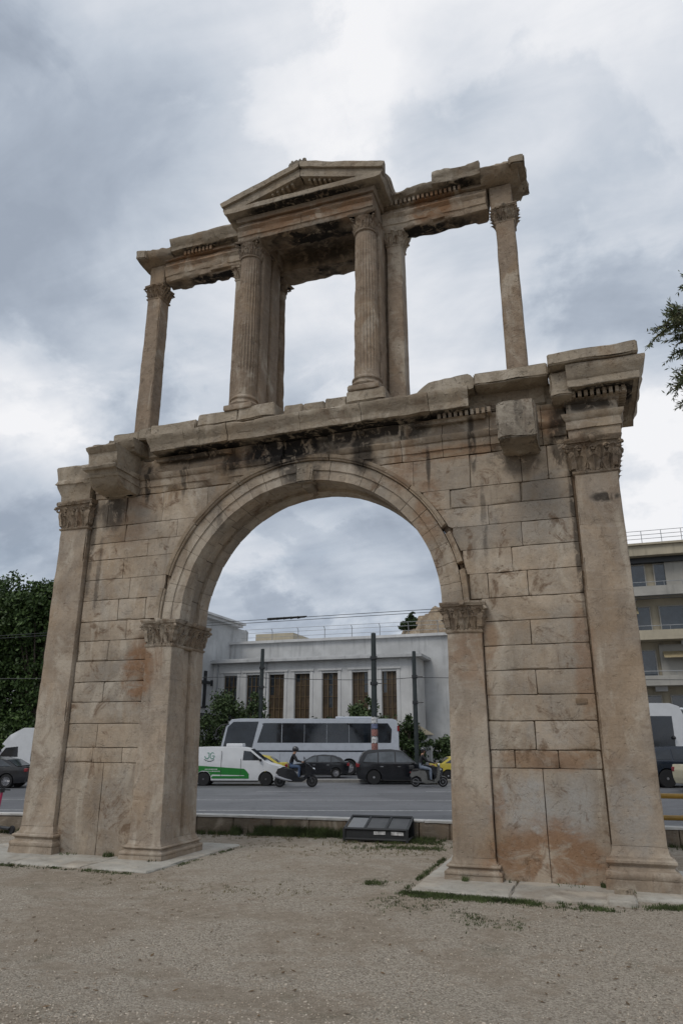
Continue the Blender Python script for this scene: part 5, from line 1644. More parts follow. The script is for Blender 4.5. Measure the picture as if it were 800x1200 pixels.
def car(name, label, cat, lat, fd, face, L, Wd, lower, cabin, belt, windows, wheels, wr, paint, glass='glass', rim='rim', tilt=.22, group=None, lights=True, extras=None, z=.15, rot=0, wsh=None, tails=None):
    """lower: outline of the body shell (x,z) front at +x; cabin: greenhouse outline; windows: side panes"""
    t = thing(name, label, cat, tuple(av(lat, fd, z)), AV + (0 if face > 0 else PI) + rot, group)
    top = max(q[1] for q in lower + cabin)
    def half(x, z_):
        h = Wd / 2
        if z_ > belt: h -= tilt * (z_ - belt)
        if z_ < .45: h -= .06 * (.45 - z_) / .45
        e = abs(x) / (L / 2)
        if e > .8: h -= (e - .8) ** 1.5 * Wd * .35
        return h
    mb = MB(); mb.tone = 0
    extr_body(mb, lower, half)
    bd = mb.build('body', M[paint], t, smooth=40); bev(bd, .045, 3)
    mb = MB(); mb.tone = 0
    extr_body(mb, cabin, lambda x, z_: half(x, z_) - .012)
    bev(mb.build('cabin', M[paint], t, smooth=40), .05, 3)
    for wi, pn in enumerate(windows):
        for s_ in (-1, 1):
            mb = MB(); mb.tone = 0
            ids = [mb.vert((x, s_ * (half(x, z_) + .006), z_)) for x, z_ in pn] + [mb.vert((x, s_ * (half(x, z_) - .03), z_)) for x, z_ in pn]
            m = len(pn)
            mb.face(ids[:m] if s_ < 0 else ids[:m][::-1])
            for i in range(m): mb.face([ids[i], ids[(i + 1) % m], ids[m + (i + 1) % m], ids[m + i]])
            mb.build('side_window', M[glass], t, smooth=0)
    # windscreens: sloping panes laid on the greenhouse ends
    for nm, (xa, za, xb, zb) in (wsh or {}).items():
        mb = MB(); mb.tone = 0
        d = Vector((zb - za, 0, -(xb - xa))).normalized()
        if nm.startswith('rear'): d = -d if d.x > 0 else d
        elif d.x < 0: d = -d
        ha, hb = half(xa, za) - .10, half(xb, zb) - .10
        o_ = d * .012
        c = [Vector((xa, -ha, za)), Vector((xa, ha, za)), Vector((xb, hb, zb)), Vector((xb, -hb, zb))]
        f1 = [mb.vert(p + o_) for p in c]; f2 = [mb.vert(p - d * .02) for p in c]
        mb.face(f1)
        for i in range(4): mb.face([f1[i], f1[(i + 1) % 4], f2[(i + 1) % 4], f2[i]])
        mb.build(nm, M[glass], t, smooth=0)
    for x in wheels:
        for s_ in (-1, 1):
            wheel(t, x, s_ * (Wd / 2 - .13), wr, .22, s_, rim, 10)
    for s_ in (-1, 1):
        mb = MB(); mb.tone = 0
        for x in wheels: mb.lathe([(wr * 1.12, s_ * (Wd / 2 - .32)), (wr * 1.12, s_ * (Wd / 2 - .30)), (.05, s_ * (Wd / 2 - .29))], (x, 0, wr), 20, axis='y')
        mb.build('wheel_well', M['plastic'], t)
    xf, xr = L / 2, -L / 2
    fz = [q for q in lower if q[0] > L * .42]; 
    hz = max(q[1] for q in fz) - .10
    rz = max(q[1] for q in lower if q[0] < -L * .42) - .12
    for s_ in (-1, 1):
        hx = xf - .22
        mb = MB(); mb.tone = 0; hh = half(hx, hz)
        mb.blob((hx, s_ * (hh - .06), hz - .02), .16, 2, 0, (1.0, .55, .45)); mb.build('headlight', M['lampw'], t, smooth=60)
        mb = MB(); mb.tone = 0
        tz = (tails or (rz, .12))[0]; th = (tails or (rz, .12))[1]
        hx = xr + .09; hh = half(hx, tz)
        mb.box(hx - .10, hx + .13, *sorted((s_ * (hh - .22), s_ * (hh + .006))), tz - th, tz + th)
        bev(mb.build('tail_light', M['red'], t, smooth=0), .03, 2)
        mb = MB(); mb.tone = 0
        mx = windows[0][0][0] if False else max(p[0] for q in windows for p in q) - .05
        mb.blob((mx, s_ * (Wd / 2 + .08), belt + .07), .10, 2, 0, (.8, 1, .8)); mb.build('mirror', M['plastic'] if paint != 'vanwhite' else M['plastic'], t, smooth=60)
        mb = MB(); mb.tone = 0
        dx = []
        for q in windows[1:]:
            dx.append((q[0][0] + .02))
        for x in dx[:2]:
            mb.box(x + .05, x + .22, *sorted((s_ * (half(x, belt - .15) - .01), s_ * (half(x, belt - .15) + .025))), belt - .14, belt - .11)
        if dx: mb.build('door_handle', M['chrome'] if paint not in ('vanwhite',) else M['plastic'], t, smooth=0)
    # sills and bumpers
    mb = MB(); mb.tone = 0
    mb.box(wheels[-1] + wr + .14, wheels[0] - wr - .14, -Wd / 2 + .03, Wd / 2 - .03, .20, .30)
    mb.build('sill', M['plastic'], t, smooth=0)
    if extras: extras(t, half)
    return t

def lower_outline(L, hood, belt, rearz, fax, rax, wr, nose=.55, tail=.6, zb=.24, rw=None):
    """counter-clockwise outline, front +x"""
    ar = wr + .06
    pts = [(-L / 2 + .08, zb + .06), (-L / 2 + .02, .50), (-L / 2, rearz - .2), (-L / 2 + .06, rearz)]
    pts += [(x, z) for x, z in hood]
    pts += [(L / 2 - .02, nose + .05), (L / 2, nose - .12), (L / 2 - .06, zb + .06), (L / 2 - .25, zb)]
    def ap(cx_):
        a0 = math.asin(max(-1, (zb - wr) / ar)); return [(cx_ + ar * math.cos(a), wr + ar * math.sin(a)) for a in [lerp(a0, PI - a0, k / 12) for k in range(13)]]
    pts += ap(fax) + ap(rax) + [(-L / 2 + .3, zb)]
    return pts

# --- white and green delivery van
def van_extras(t, half):
    # green lower band hugging the flank
    for s_ in (-1, 1):
        mb = MB(); mb.tone = 0
        K_ = 26
        for i in range(K_):
            x0, x1 = lerp(-2.6, .78, i / K_), lerp(-2.6, .78, (i + 1) / K_)
            def lo(x): 
                d_ = abs(x + 1.62)
                return max(.36 if d_ > .43 else .33 + math.sqrt(max(0, .43 ** 2 - d_ * d_)), .36)
            def hi(x): return 1.00 - .055 * max(0, x + 2.0) ** 1.1 if x < .6 else .80 - (x - .6) * 1.2
            q = [(x, s_ * (half(x, z) + .008), z) for x, z in ((x0, lo(x0)), (x1, lo(x1)), (x1, hi(x1)), (x0, hi(x0)))]
            mb.quad(*(q if s_ < 0 else q[::-1]))
        mb.build('green_band', M['vangreen'], t, smooth=0)
        # panel line and slide rail
        mb = MB(); mb.tone = 0
        for (a, b, c, d_) in ((-2.5, -.75, 1.28, 1.30), (-.72, -.70, .45, 1.75), (.32, .34, .45, 1.35)):
            mb.box(a, b, *sorted((s_ * (half(a, c) - .01), s_ * (half(a, c) + .006))), c, d_)
        mb.build('panel_gap', M['plastic'], t, smooth=0)
    mb = MB(); mb.tone = 0
    mb.box(-.55, .35, -.55, .55, 1.93, 2.12); bev(mb.build('roof_unit', M['vanwhite'], t, smooth=0), .05, 3)
    # emblem: two arcs and a stem, curved line of small letters below
    s_ = -1
    mb = MB(); mb.tone = 0
    ex, ez = -1.35, 1.50; yv = lambda x, z: -(half(x, z) + .012)
    def stroke(pts, wd):
        P_ = [Vector((x, yv(x, z), z)) for x, z in pts]
        for a, b in zip(P_, P_[1:]):
            d_ = (b - a).normalized(); q = Vector((-d_.z, 0, d_.x)) * wd / 2
            mb.quad(a - q, b - q, b + q, a + q)
    stroke([(ex - .26, ez - .02), (ex - .20, ez - .13), (ex - .10, ez - .16), (ex - .03, ez - .08), (ex - .03, ez + .14), (ex - .13, ez + .14)], .035)
    stroke([(ex + .22, ez + .12), (ex + .12, ez + .16), (ex + .04, ez + .08), (ex + .04, ez - .08), (ex + .12, ez - .16), (ex + .22, ez - .13), (ex + .26, ez - .01), (ex + .13, ez - .01)], .035)
    mb.build('emblem', M['emb'], t, smooth=0)
    mb = MB(); mb.tone = 0
    for k in range(13):
        a = lerp(-2.3, -.85, k / 12); x = ex + .38 * math.cos(a); z = ez + .10 + .38 * math.sin(a)
        for (u, v) in ((-.018, -.03), (.008, -.03)) if k % 3 else ((-.018, -.03),):
            mb.quad((x + u, yv(x, z) - .001, z + v), (x + u + .013, yv(x, z) - .001, z + v), (x + u + .013, yv(x, z) - .001, z + .03), (x + u, yv(x, z) - .001, z + .03))
        mb.quad((x - .018, yv(x, z) - .002, z + (.018 if k % 2 else -.03)), (x + .02, yv(x, z) - .002, z + (.018 if k % 2 else -.03)), (x + .02, yv(x, z) - .002, z + (.03 if k % 2 else -.018)), (x - .018, yv(x, z) - .002, z + (.03 if k % 2 else -.018)))
    mb.build('lettering', M['embd'], t, smooth=0)
    mb = MB(); mb.tone = 0
    for (zl, x0, x1) in ((.80, -1.55, -.95), (.70, -1.75, -.75)):
        x = x0
        while x < x1:
            l = random.uniform(.02, .05); mb.quad((x, yv(x, zl), zl), (x + l, yv(x, zl), zl), (x + l, yv(x, zl), zl + .045), (x, yv(x, zl), zl + .045)); x += l + .025
    mb.build('lettering', M['vanwhite'], t, smooth=0)
    mb = MB(); mb.tone = 0
    mb.box(2.55, 2.66, -.8, .8, .35, .62); mb.build('grille', M['plastic'], t, smooth=0)
M['emb'] = plain('teal_emblem', (.03, .22, .14), .5)
M['embd'] = plain('dark_lettering', (.05, .09, .09), .5)
Lv = 5.3
van_low = [(-2.60, .35), (-2.65, .9), (-2.62, 1.75), (-2.50, 1.92), (-1.5, 1.95), (.35, 1.94), (.78, 1.86), (1.62, 1.22), (1.80, 1.12), (2.35, .98), (2.60, .82), (2.65, .55), (2.60, .32), (2.35, .26)]
def ap_(cx_, wr, ar, zb):
    a0 = math.asin(max(-1, (zb - wr) / ar)); return [(cx_ + ar * math.cos(a), wr + ar * math.sin(a)) for a in [lerp(a0, PI - a0, k / 12) for k in range(13)]]
van_low = van_low + ap_(1.68, .33, .40, .26) + ap_(-1.62, .33, .40, .26) + [(-2.35, .28)]
car('delivery_van', 'white delivery van with a green band and round green emblem on its side', 'van', -5.65, 40.6, 1, Lv, 1.92, van_low,
    [(-2.4, 1.5), (-2.4, 1.93), (.3, 1.935), (.6, 1.86), (.6, 1.5)], 1.22,
    [[(.42, 1.27), (1.42, 1.27), (1.30, 1.36), (.82, 1.72), (.46, 1.76)]], [1.68, -1.62], .33, 'vanwhite', tilt=.14, rim='rimd', extras=van_extras,
    wsh={'windscreen': (1.58, 1.26, .82, 1.84)}, tails=(1.2, .28))

# --- black SUV
wr = .37
suv_low = lower_outline(4.75, [(-1.9, 1.08), (-.6, 1.06), (.75, 1.05), (1.55, 1.0), (2.15, .90)], 1.06, 1.08, 1.42, -1.42, wr, nose=.80)
suv_cab = [(-2.28, 1.02), (-2.18, 1.38), (-1.98, 1.68), (-1.6, 1.79), (-.4, 1.82), (.15, 1.75), (.98, 1.05)]
car('parked_car', 'black sport utility car with silver wheels behind the grey scooter', 'car', 3.22, 41.9, 1, 4.75, 1.88, suv_low, suv_cab, 1.05,
    [[(-2.0, 1.18), (-1.22, 1.14), (-1.22, 1.65), (-1.75, 1.58)], [(-1.14, 1.14), (-.28, 1.14), (-.28, 1.70), (-1.14, 1.67)], [(-.20, 1.14), (.78, 1.14), (.18, 1.62), (-.20, 1.70)]],
    [1.42, -1.42], wr, 'carblack', tilt=.32, glass='glassl', wsh={'windscreen': (.90, 1.12, .20, 1.62), 'rear_window': (-2.22, 1.20, -1.98, 1.56)}, tails=(.98, .10))
# --- black hatchback, facing the other way
wr = .30
hat_low = lower_outline(4.15, [(-1.8, .98), (-.6, .92), (.65, .90), (1.35, .84), (1.85, .74)], .9, .98, 1.28, -1.22, wr, nose=.66)
hat_cab = [(-1.85, .93), (-1.55, 1.20), (-1.1, 1.36), (-.4, 1.41), (.25, 1.34), (1.0, .90)]
car('parked_car', 'small black hatchback with red tail lamp in front of the silver coach', 'car', -1.55, 48.3, -1, 4.15, 1.72, hat_low, hat_cab, .92,
    [[(-1.50, .99), (-.95, .97), (-.95, 1.28), (-1.12, 1.27)], [(-.88, .97), (-.08, .97), (-.08, 1.33), (-.88, 1.31)], [(0.0, .97), (.82, .97), (.25, 1.27), (0.0, 1.33)]],
    [1.28, -1.22], wr, 'carblack', tilt=.35, glass='glassl', wsh={'windscreen': (.92, .97, .30, 1.32), 'rear_window': (-1.78, 1.0, -1.2, 1.34)}, tails=(.82, .10))
# --- taxis
def taxi(label, lat, fd, face, s1):
    wr = .31
    lw = lower_outline(4.5, [(-1.9, .98), (-1.2, .98), (.7, .92), (1.4, .88), (2.0, .74)], .95, .98, 1.36, -1.3, wr, nose=.66)
    cb = [(-1.75, .95), (-1.15, 1.34), (-.6, 1.43), (-.1, 1.42), (.3, 1.36), (1.05, .92)]
    def ex(t, half):
        mb = MB(); mb.tone = 0; mb.box(-.3, -.12, -.3, .3, 1.43, 1.56); bev(mb.build('roof_sign', M['vanwhite'], t, smooth=0), .03)
    return car('taxi', label, 'taxi', lat, fd, face, 4.5, 1.76, lw, cb, .95, [[(-1.45, 1.02), (-.5, 1.0), (-.5, 1.35), (-.95, 1.30)], [(-.42, 1.0), (.85, 1.0), (.28, 1.30), (-.42, 1.36)]], [1.36, -1.3], wr, 'yellow', tilt=.35, wsh={'windscreen': (.98, .98, .32, 1.33), 'rear_window': (-1.7, 1.0, -1.2, 1.32)}, extras=ex, tails=(.82, .10))
taxi('yellow taxi half hidden between the green and white van and the coach', -5.5, 46.0, -1, 0)
taxi('yellow taxi seen past the grey scooter next to the inner pier', 7.6, 44.9, 1, 0)
taxi('yellow taxi roof at the far right side of the arch opening', 9.0, 50.5, -1, 0) if False else None
# --- dark car right, saloon left
wr = .36
lw = lower_outline(4.6, [(-1.9, 1.05), (-.6, 1.03), (.75, 1.0), (1.5, .96), (2.1, .84)], 1.03, 1.05, 1.38, -1.36, wr, nose=.76)
cb = [(-2.2, 1.0), (-2.0, 1.36), (-1.6, 1.58), (-.5, 1.64), (.15, 1.58), (1.0, 1.02)]
car('parked_car', 'dark blue grey car with alloy wheels right of the gateway', 'car', 14.9, 32.0, 1, 4.6, 1.84, lw, cb, 1.02,
    [[(-1.95, 1.12), (-1.1, 1.10), (-1.1, 1.50), (-1.6, 1.47)], [(-1.03, 1.10), (-.2, 1.10), (-.2, 1.55), (-1.03, 1.51)], [(-.12, 1.10), (.8, 1.10), (.2, 1.50), (-.12, 1.55)]], [1.38, -1.36], wr, 'carblue', tilt=.32, wsh={'windscreen': (.92, 1.08, .2, 1.56), 'rear_window': (-2.12, 1.15, -1.75, 1.52)}, tails=(.95, .10), z=.60)
wr = .31
lw = lower_outline(4.5, [(-1.95, .98), (-1.2, .98), (.7, .92), (1.4, .88), (2.0, .74)], .95, .98, 1.36, -1.3, wr, nose=.66)
cb = [(-1.75, .95), (-1.15, 1.34), (-.6, 1.43), (-.1, 1.42), (.3, 1.36), (1.05, .92)]
car('parked_car', 'cream car with a red tail lamp entering at the right edge', 'car', 15.25, 28.6, 1, 4.5, 1.76, lw, cb, .95, [[(-1.45, 1.02), (-.5, 1.0), (-.5, 1.35), (-.95, 1.30)], [(-.42, 1.0), (.85, 1.0), (.28, 1.30), (-.42, 1.36)]], [1.36, -1.3], wr, 'beige', tilt=.35, wsh={'windscreen': (.98, .98, .32, 1.33), 'rear_window': (-1.7, 1.0, -1.2, 1.32)}, tails=(.80, .09), z=.60)
wr = .33
lw = lower_outline(4.8, [(-2.1, 1.0), (-1.5, 1.0), (.8, .95), (1.5, .92), (2.15, .80)], .98, 1.0, 1.42, -1.42, wr, nose=.70)
cb = [(-1.95, .96), (-1.3, 1.34), (-.7, 1.45), (-.1, 1.46), (.35, 1.40), (1.1, .96)]
car('parked_car', 'black saloon car passing at the left edge beside the left pilaster', 'car', -18.1, 38.3, -1, 4.8, 1.82, lw, cb, .97, [[(-1.6, 1.04), (-.55, 1.02), (-.55, 1.38), (-1.05, 1.33)], [(-.47, 1.02), (.9, 1.02), (.32, 1.34), (-.47, 1.39)]], [1.42, -1.42], wr, 'carblack', tilt=.33, glass='glassl', wsh={'windscreen': (1.02, 1.02, .36, 1.37), 'rear_window': (-1.88, 1.04, -1.35, 1.34)}, tails=(.85, .09))

# --- coach
def coach():
    L, Wd, H = 12.4, 2.5, 3.72
    t = thing('coach', 'long silver grey tour coach with dark windows behind the cars', 'bus', tuple(av(-2.2, 52.4, .15)), AV + PI)
    hb = Wd / 2
    def half(x, z):
        return hb - (.05 * max(0, z - 1.9))
    zb = .32
    out = [(-L / 2 + .05, zb + .1), (-L / 2, 1.0), (-L / 2, 2.9), (-L / 2 + .12, H - .12), (-L / 2 + .4, H), (L / 2 - 1.4, H), (L / 2 - .75, H - .06), (L / 2 - .40, H - .5), (L / 2 - .05, 1.6), (L / 2, 1.0), (L / 2 - .04, zb + .1), (L / 2 - .2, zb)]
    out += ap_(3.55, .5, .60, zb) + ap_(-2.75, .5, .60, zb) + [(-L / 2 + .3, zb)]
    mb = MB(); mb.tone = 0
    extr_body(mb, out, half); bev(mb.build('body', M['buswhite'], t, smooth=40), .08, 3)
    zs0, zs1 = 2.12, 3.42
    xs_ = [-5.75, -4.3, -2.75, -1.2, .35, 1.9, 3.45]
    for s_ in (-1, 1):
        mb = MB(); mb.tone = 0; mb.box(-5.4, 3.3, *sorted((s_ * (hb - .12), s_ * (hb - .05 * 1.5 + .004))), zs0 + .02, zs1 - .03)
        mb.build('window_band', M['plastic'], t, smooth=0)
    for a, b in zip(xs_, xs_[1:]):
        for s_ in (-1, 1):
            mb = MB(); mb.tone = 0
            pn = [(a + .012, zs0), (b - .012, zs0), (b - .012, zs1), (a + .012, zs1)]
            if a == xs_[-2]: pn = [(a + .03, zs0), (b + .15, zs0), (b - .25, zs1), (a + .03, zs1)]
            if a == xs_[0]: pn = [(a + .1, zs0), (b - .03, zs0), (b - .03, zs1), (a + .3, zs1), (a + .03, zs1 - .4)]
            f_ = [mb.vert((x, s_ * (half(x, z) + .01), z)) for x, z in pn]; g = [mb.vert((x, s_ * (half(x, z) - .03), z)) for x, z in pn]
            mb.face(f_ if s_ < 0 else f_[::-1])
            for i in range(len(pn)): mb.face([f_[i], f_[(i + 1) % len(pn)], g[(i + 1) % len(pn)], g[i]])
            mb.build('side_window', M['glass'], t, smooth=0)
    for s_ in (-1, 1):
        mb = MB(); mb.tone = 0
        pn = [(3.95, 1.75), (5.95, 1.45), (5.90, 2.0), (5.68, 3.15), (5.3, 3.5), (3.55, 3.52)]
        f_ = [mb.vert((x, s_ * (half(x, z) + .01), z)) for x, z in pn]; mb.face(f_ if s_ < 0 else f_[::-1])
        mb.build('front_side_window', M['glass'], t, smooth=0)
        mb = MB(); mb.tone = 0
        mb.box(-6.0, 3.6, *sorted((s_ * (half(0, 1.45) - .01), s_ * (half(0, 1.45) + .008))), 1.52, 1.62)
        mb.build('side_stripe', M['carblue'], t, smooth=0)
        mb = MB(); mb.tone = 0
        for x in (-5.2, -4.2, -1.6, -.4, .8, 2.0): mb.box(x, x + .012, *sorted((s_ * (half(0, 1) - .01), s_ * (half(0, 1) + .004))), .5, 1.38)
        mb.build('locker_gap', M['plastic'], t, smooth=0)
        mb = MB(); mb.tone = 0
        mb.tube([(5.6, s_ * 1.15, 3.35), (6.1, s_ * 1.3, 3.28), (6.42, s_ * 1.4, 2.95), (6.45, s_ * 1.4, 2.6)], [.05, .05, .05, .08], 6); mb.build('mirror_arm', M['plastic'], t)
        mb = MB(); mb.tone = 0; mb.box(-6.24, -6.1, *sorted((s_ * 1.0, s_ * 1.235)), 2.9, 3.25); mb.box(-6.24, -6.1, *sorted((s_ * 1.05, s_ * 1.24)), 1.0, 1.5)
        mb.build('tail_light', M['red'], t, smooth=0)
    mb = MB(); mb.tone = 0
    c = [(6.16, -1.08, 1.3), (6.16, 1.08, 1.3), (5.82, 1.0, 3.0), (5.82, -1.0, 3.0)]
    mb.quad(*[(p[0] + .06, p[1], p[2]) for p in c]); mb.build('windscreen', M['glass'], t, smooth=0)
    mb = MB(); mb.tone = 0; mb.box(-6.215, -6.20, -.95, .95, 1.95, 3.05); mb.build('rear_window', M['glass'], t, smooth=0)
    mb = MB(); mb.tone = 0; mb.box(-4.6, -1.8, -.8, .8, H + .002, H + .16); bev(mb.build('roof_unit', M['buswhite'], t, smooth=0), .06)
    for x in (3.55, -2.75):
        for s_ in (-1, 1):
            wheel(t, x, s_ * (hb - .18), .5, .3, s_, 'rim', 8)
            mb = MB(); mb.tone = 0; mb.lathe([(.58, s_ * (hb - .45)), (.58, s_ * (hb - .43)), (.05, s_ * (hb - .42))], (x, 0, .5), 20, axis='y'); mb.build('wheel_well', M['plastic'], t)
coach()

# --- minibus right, camper left
def boxvan(name, label, cat, lat, fd, face, paint, L, H, Wd, outline, panes, fax, rax, wr, parts=None, z=.15):
    lw = outline + ap_(fax, wr, wr + .07, .28) + ap_(rax, wr, wr + .07, .28) + [(-L / 2 + .3, .28)]
    return car(name, label, cat, lat, fd, face, L, Wd, lw, [(-L / 2 + .2, H * .7), (-L / 2 + .2, H - .06), (0, H - .06), (0, H * .7)], H * .55, panes, [fax, rax], wr, paint, tilt=0.0, rim='rimd', extras=parts, z=z)
boxvan('bus', 'white rounded bus with tall dark windows behind the dark car at right', 'bus', 12.9, 36.2, 1, 'vanwhite', 7.4, 3.7, 2.3,
       [(-3.65, .35), (-3.7, 1.0), (-3.68, 3.3), (-3.50, 3.62), (-3.2, 3.7), (2.9, 3.7), (3.35, 3.55), (3.62, 2.9), (3.7, 1.3), (3.7, .6), (3.6, .30)],
       [[(-3.4, 1.5), (-1.9, 1.5), (-1.9, 3.1), (-3.4, 3.1)], [(-1.8, 1.5), (-.1, 1.5), (-.1, 3.1), (-1.8, 3.1)], [(.0, 1.5), (1.6, 1.5), (1.6, 3.1), (.0, 3.1)], [(1.7, 1.3), (2.92, 1.3), (2.92, 3.1), (1.7, 3.1)]], 2.3, -2.0, .42, z=.48)
def camp(t, half):
    mb = MB(); mb.tone = 0; mb.box(-1.6, -.6, -.5, .5, 2.96, 3.25); bev(mb.build('roof_unit', M['vanwhite'], t, smooth=0), .05)
    for s_ in (-1, 1):
        mb = MB(); mb.tone = 0
        for (a, b, c, d_) in ((-.75, -.70, 1.1, 2.6), (-.05, 0, 1.1, 2.6), (-.75, 0, 2.6, 2.65)):
            mb.box(a, b, *sorted((s_ * (half(a, c) - .02), s_ * (half(a, c) + .01))), c, d_)
        mb.build('door_frame', M['carblue'], t, smooth=0)
boxvan('camper_van', 'white camper van with overcab roof behind the black saloon at left', 'camper van', -17.9, 44.0, -1, 'vanwhite', 6.0, 2.95, 2.1,
       [(-2.95, .4), (-3.0, 1.0), (-3.0, 2.8), (-2.9, 2.95), (.6, 2.95), (1.35, 2.55), (1.75, 2.05), (1.55, 1.95), (2.1, 1.35), (2.9, 1.1), (3.0, .6), (2.9, .32)],
       [[(.75, 1.35), (1.85, 1.35), (1.50, 1.85), (.80, 1.92)], [(-2.5, 1.6), (-1.3, 1.6), (-1.3, 2.2), (-2.5, 2.2)]], 2.05, -1.75, .34, camp)

# yellow rail barrier, right of the gateway
YB = thing('barrier', 'yellow two rail barrier on the low wall right of the gateway', 'barrier', (0, 0, 0))
for z in (1.13, .62):
    mb = MB(); mb.tone = 0
    pts = [(7.2 + k * 1.0, wall_y(7.2 + k) + .45, z) for k in range(8)]
    mb.tube(pts, .062, 8); mb.build('rail', M['yellowrail'], YB)
for x in (9.2, 11.6, 13.9):
    mb = MB(); mb.tone = 0; mb.tube([(x, wall_y(x) + .45, .1), (x, wall_y(x) + .45, 1.25)], .05, 8); mb.build('post', M['yellowrail'], YB)

# metal planter frame by the wall: open topped three cell steel box
CR = thing('steel_frame', 'dark steel frame with three glazed cells standing by the low wall', 'frame', (0.33, wall_y(.33) - .52, .0), .06)
mb = MB(); mb.tone = 0
w2, d2 = .82, .42
for x in (-w2, w2):
    for (y, h) in ((-d2, .30), (d2, .52)): mb.box(x - .03, x + .03, y - .03, y + .03, 0, h)
def bar(a, b, r=.026): mb.tube([a, b], r, 4)
for (za, zb_) in ((.30, .52), (.06, .06)):
    bar((-w2, -d2, za), (w2, -d2, za), .036); bar((-w2, d2, zb_), (w2, d2, zb_), .036)
    for x in (-w2, -.30, .26, w2): bar((x, -d2, za), (x, d2, zb_), .03)
mb.build('frame', M['black'], CR)
mb = MB(); mb.tone = 0
mb.box(-w2, w2, -d2 + .02, -d2 + .03, .08, .28); mb.box(-w2, w2, d2 - .03, d2 - .02, .08, .5)
mb.build('side_panel', M['black'], CR, smooth=0)
for x0, x1, mt in ((-.77, -.34, 'glassl'), (-.26, .22, 'black'), (.30, .78, 'black')):
    mb = MB(); mb.tone = 0
    mb.quad((x0, -d2 + .05, .30), (x1, -d2 + .05, .30), (x1, d2 - .05, .50), (x0, d2 - .05, .50)); mb.build('pane', M[mt], CR, smooth=0)
for x0, x1 in ((-.05, .27), (.40, .74)):
    mb = MB(); mb.tone = 0; mb.blk(x0, x1, -d2 - .015, -d2 + .01, .17, .26, seg=.1, chip=.02, wob=.01); mb.build('label_plate', M['pW'], CR)

# ground spotlight
SP = thing('ground_spotlight', 'small black ground spotlight beside the left pier by the wall', 'spotlight', (-5.02, 4.45, ground_z(-5, 4.45)), .4)
mb = MB(); mb.tone = 0
mb.lathe([(.10, -.12), (.14, -.06), (.155, .06), (.15, .12), (.12, .12)], (0, 0, .24), 16, axis='x'); mb.build('housing', M['black'], SP)
mb = MB(); mb.tone = 0; mb.lathe([(.125, .105), (.125, .115), (.01, .115)], (0, 0, .24), 16, axis='x'); mb.build('lens', M['glassl'], SP)
mb = MB(); mb.tone = 0; mb.tube([(0, -.17, .24), (0, -.17, .05), (0, .17, .05), (0, .17, .24)], .018, 6); mb.box(-.1, .1, -.12, .12, 0, .045); mb.build('bracket', M['black'], SP)

# kick scooter at the left edge
M['pink'] = plain('pink_scooter_paint', (.42, .03, .10), .4)
KS = thing('kick_scooter', 'pink electric kick scooter standing at the far left edge', 'scooter', (-9.98, 2.9, ground_z(-9.98, 2.9)), PI * .9)
mb = MB(); mb.tone = 0; mb.tube([(.45, 0, .18), (.36, 0, .62), (.30, 0, 1.05)], .035, 10); mb.build('stem', M['pink'], KS)
mb = MB(); mb.tone = 0; mb.tube([(.30, -.24, 1.10), (.29, 0, 1.12), (.30, .24, 1.10)], .02, 8); mb.box(.26, .34, -.06, .06, 1.04, 1.15); mb.build('handlebar', M['black'], KS)
mb = MB(); mb.tone = 0; mb.box(-.45, .38, -.09, .09, .11, .17); mb.tube([(.38, 0, .15), (.47, 0, .30)], .04, 8); bev(mb.build('deck', M['black'], KS, smooth=0), .015)
for x in (.47, -.50):
    mb = MB(); mb.tone = 0; mb.lathe([(.05, -.03), (.105, -.03), (.115, 0), (.105, .03), (.05, .03)], (x, 0, .115), 18, axis='y'); mb.build('wheel', M['tyre'], KS)

# ================================================================== SCOOTERS AND RIDERS
M['skin'] = plain('skin', (.36, .20, .13), .6)
M['jacket'] = plain('black_jacket', (.014, .014, .016), .8)
M['jeans'] = plain('blue_jeans', (.055, .085, .15), .85, var=.25, vscale=8)
M['jeans2'] = plain('pale_jeans', (.16, .19, .24), .85, var=.25, vscale=8)
M['shoe'] = plain('dark_shoe', (.03, .028, .027), .6)
M['helm'] = plain('black_helmet', (.012, .012, .014), .15, spec=.8)
M['visor'] = plain('smoked_visor', (.05, .055, .06), .08, spec=.9)
M['hair'] = plain('dark_hair', (.018, .013, .010), .6)
M['cream2'] = plain('ivory_scooter_paint', (.12, .12, .115), .3)
M['seat'] = plain('seat_vinyl', (.02, .018, .017), .5)

def skinned(joints, edges, radii, root=0, sub=1):
    me = bpy.data.meshes.new('person'); me.from_pydata(joints, edges, [])
    o = bpy.data.objects.new('person', me); COL.objects.link(o)
    o.modifiers.new('skin', 'SKIN')
    if not me.skin_vertices:
        me.attributes  # layer is made with the modifier evaluated through an operator otherwise
        bpy.context.view_layer.objects.active = o
        bpy.ops.object.modifier_remove({'object': o}, modifier='skin') if False else None
    sv = me.skin_vertices[0].data
    for i, r in enumerate(radii):
        sv[i].radius = (r, r) if not isinstance(r, tuple) else r
        sv[i].use_root = (i == root)
    s = o.modifiers.new('sub', 'SUBSURF'); s.levels = sub; s.render_levels = sub
    dg = bpy.context.evaluated_depsgraph_get(); dg.update()
    nm = bpy.data.meshes.new_from_object(o.evaluated_get(dg))
    bpy.data.objects.remove(o, do_unlink=True)
    return nm

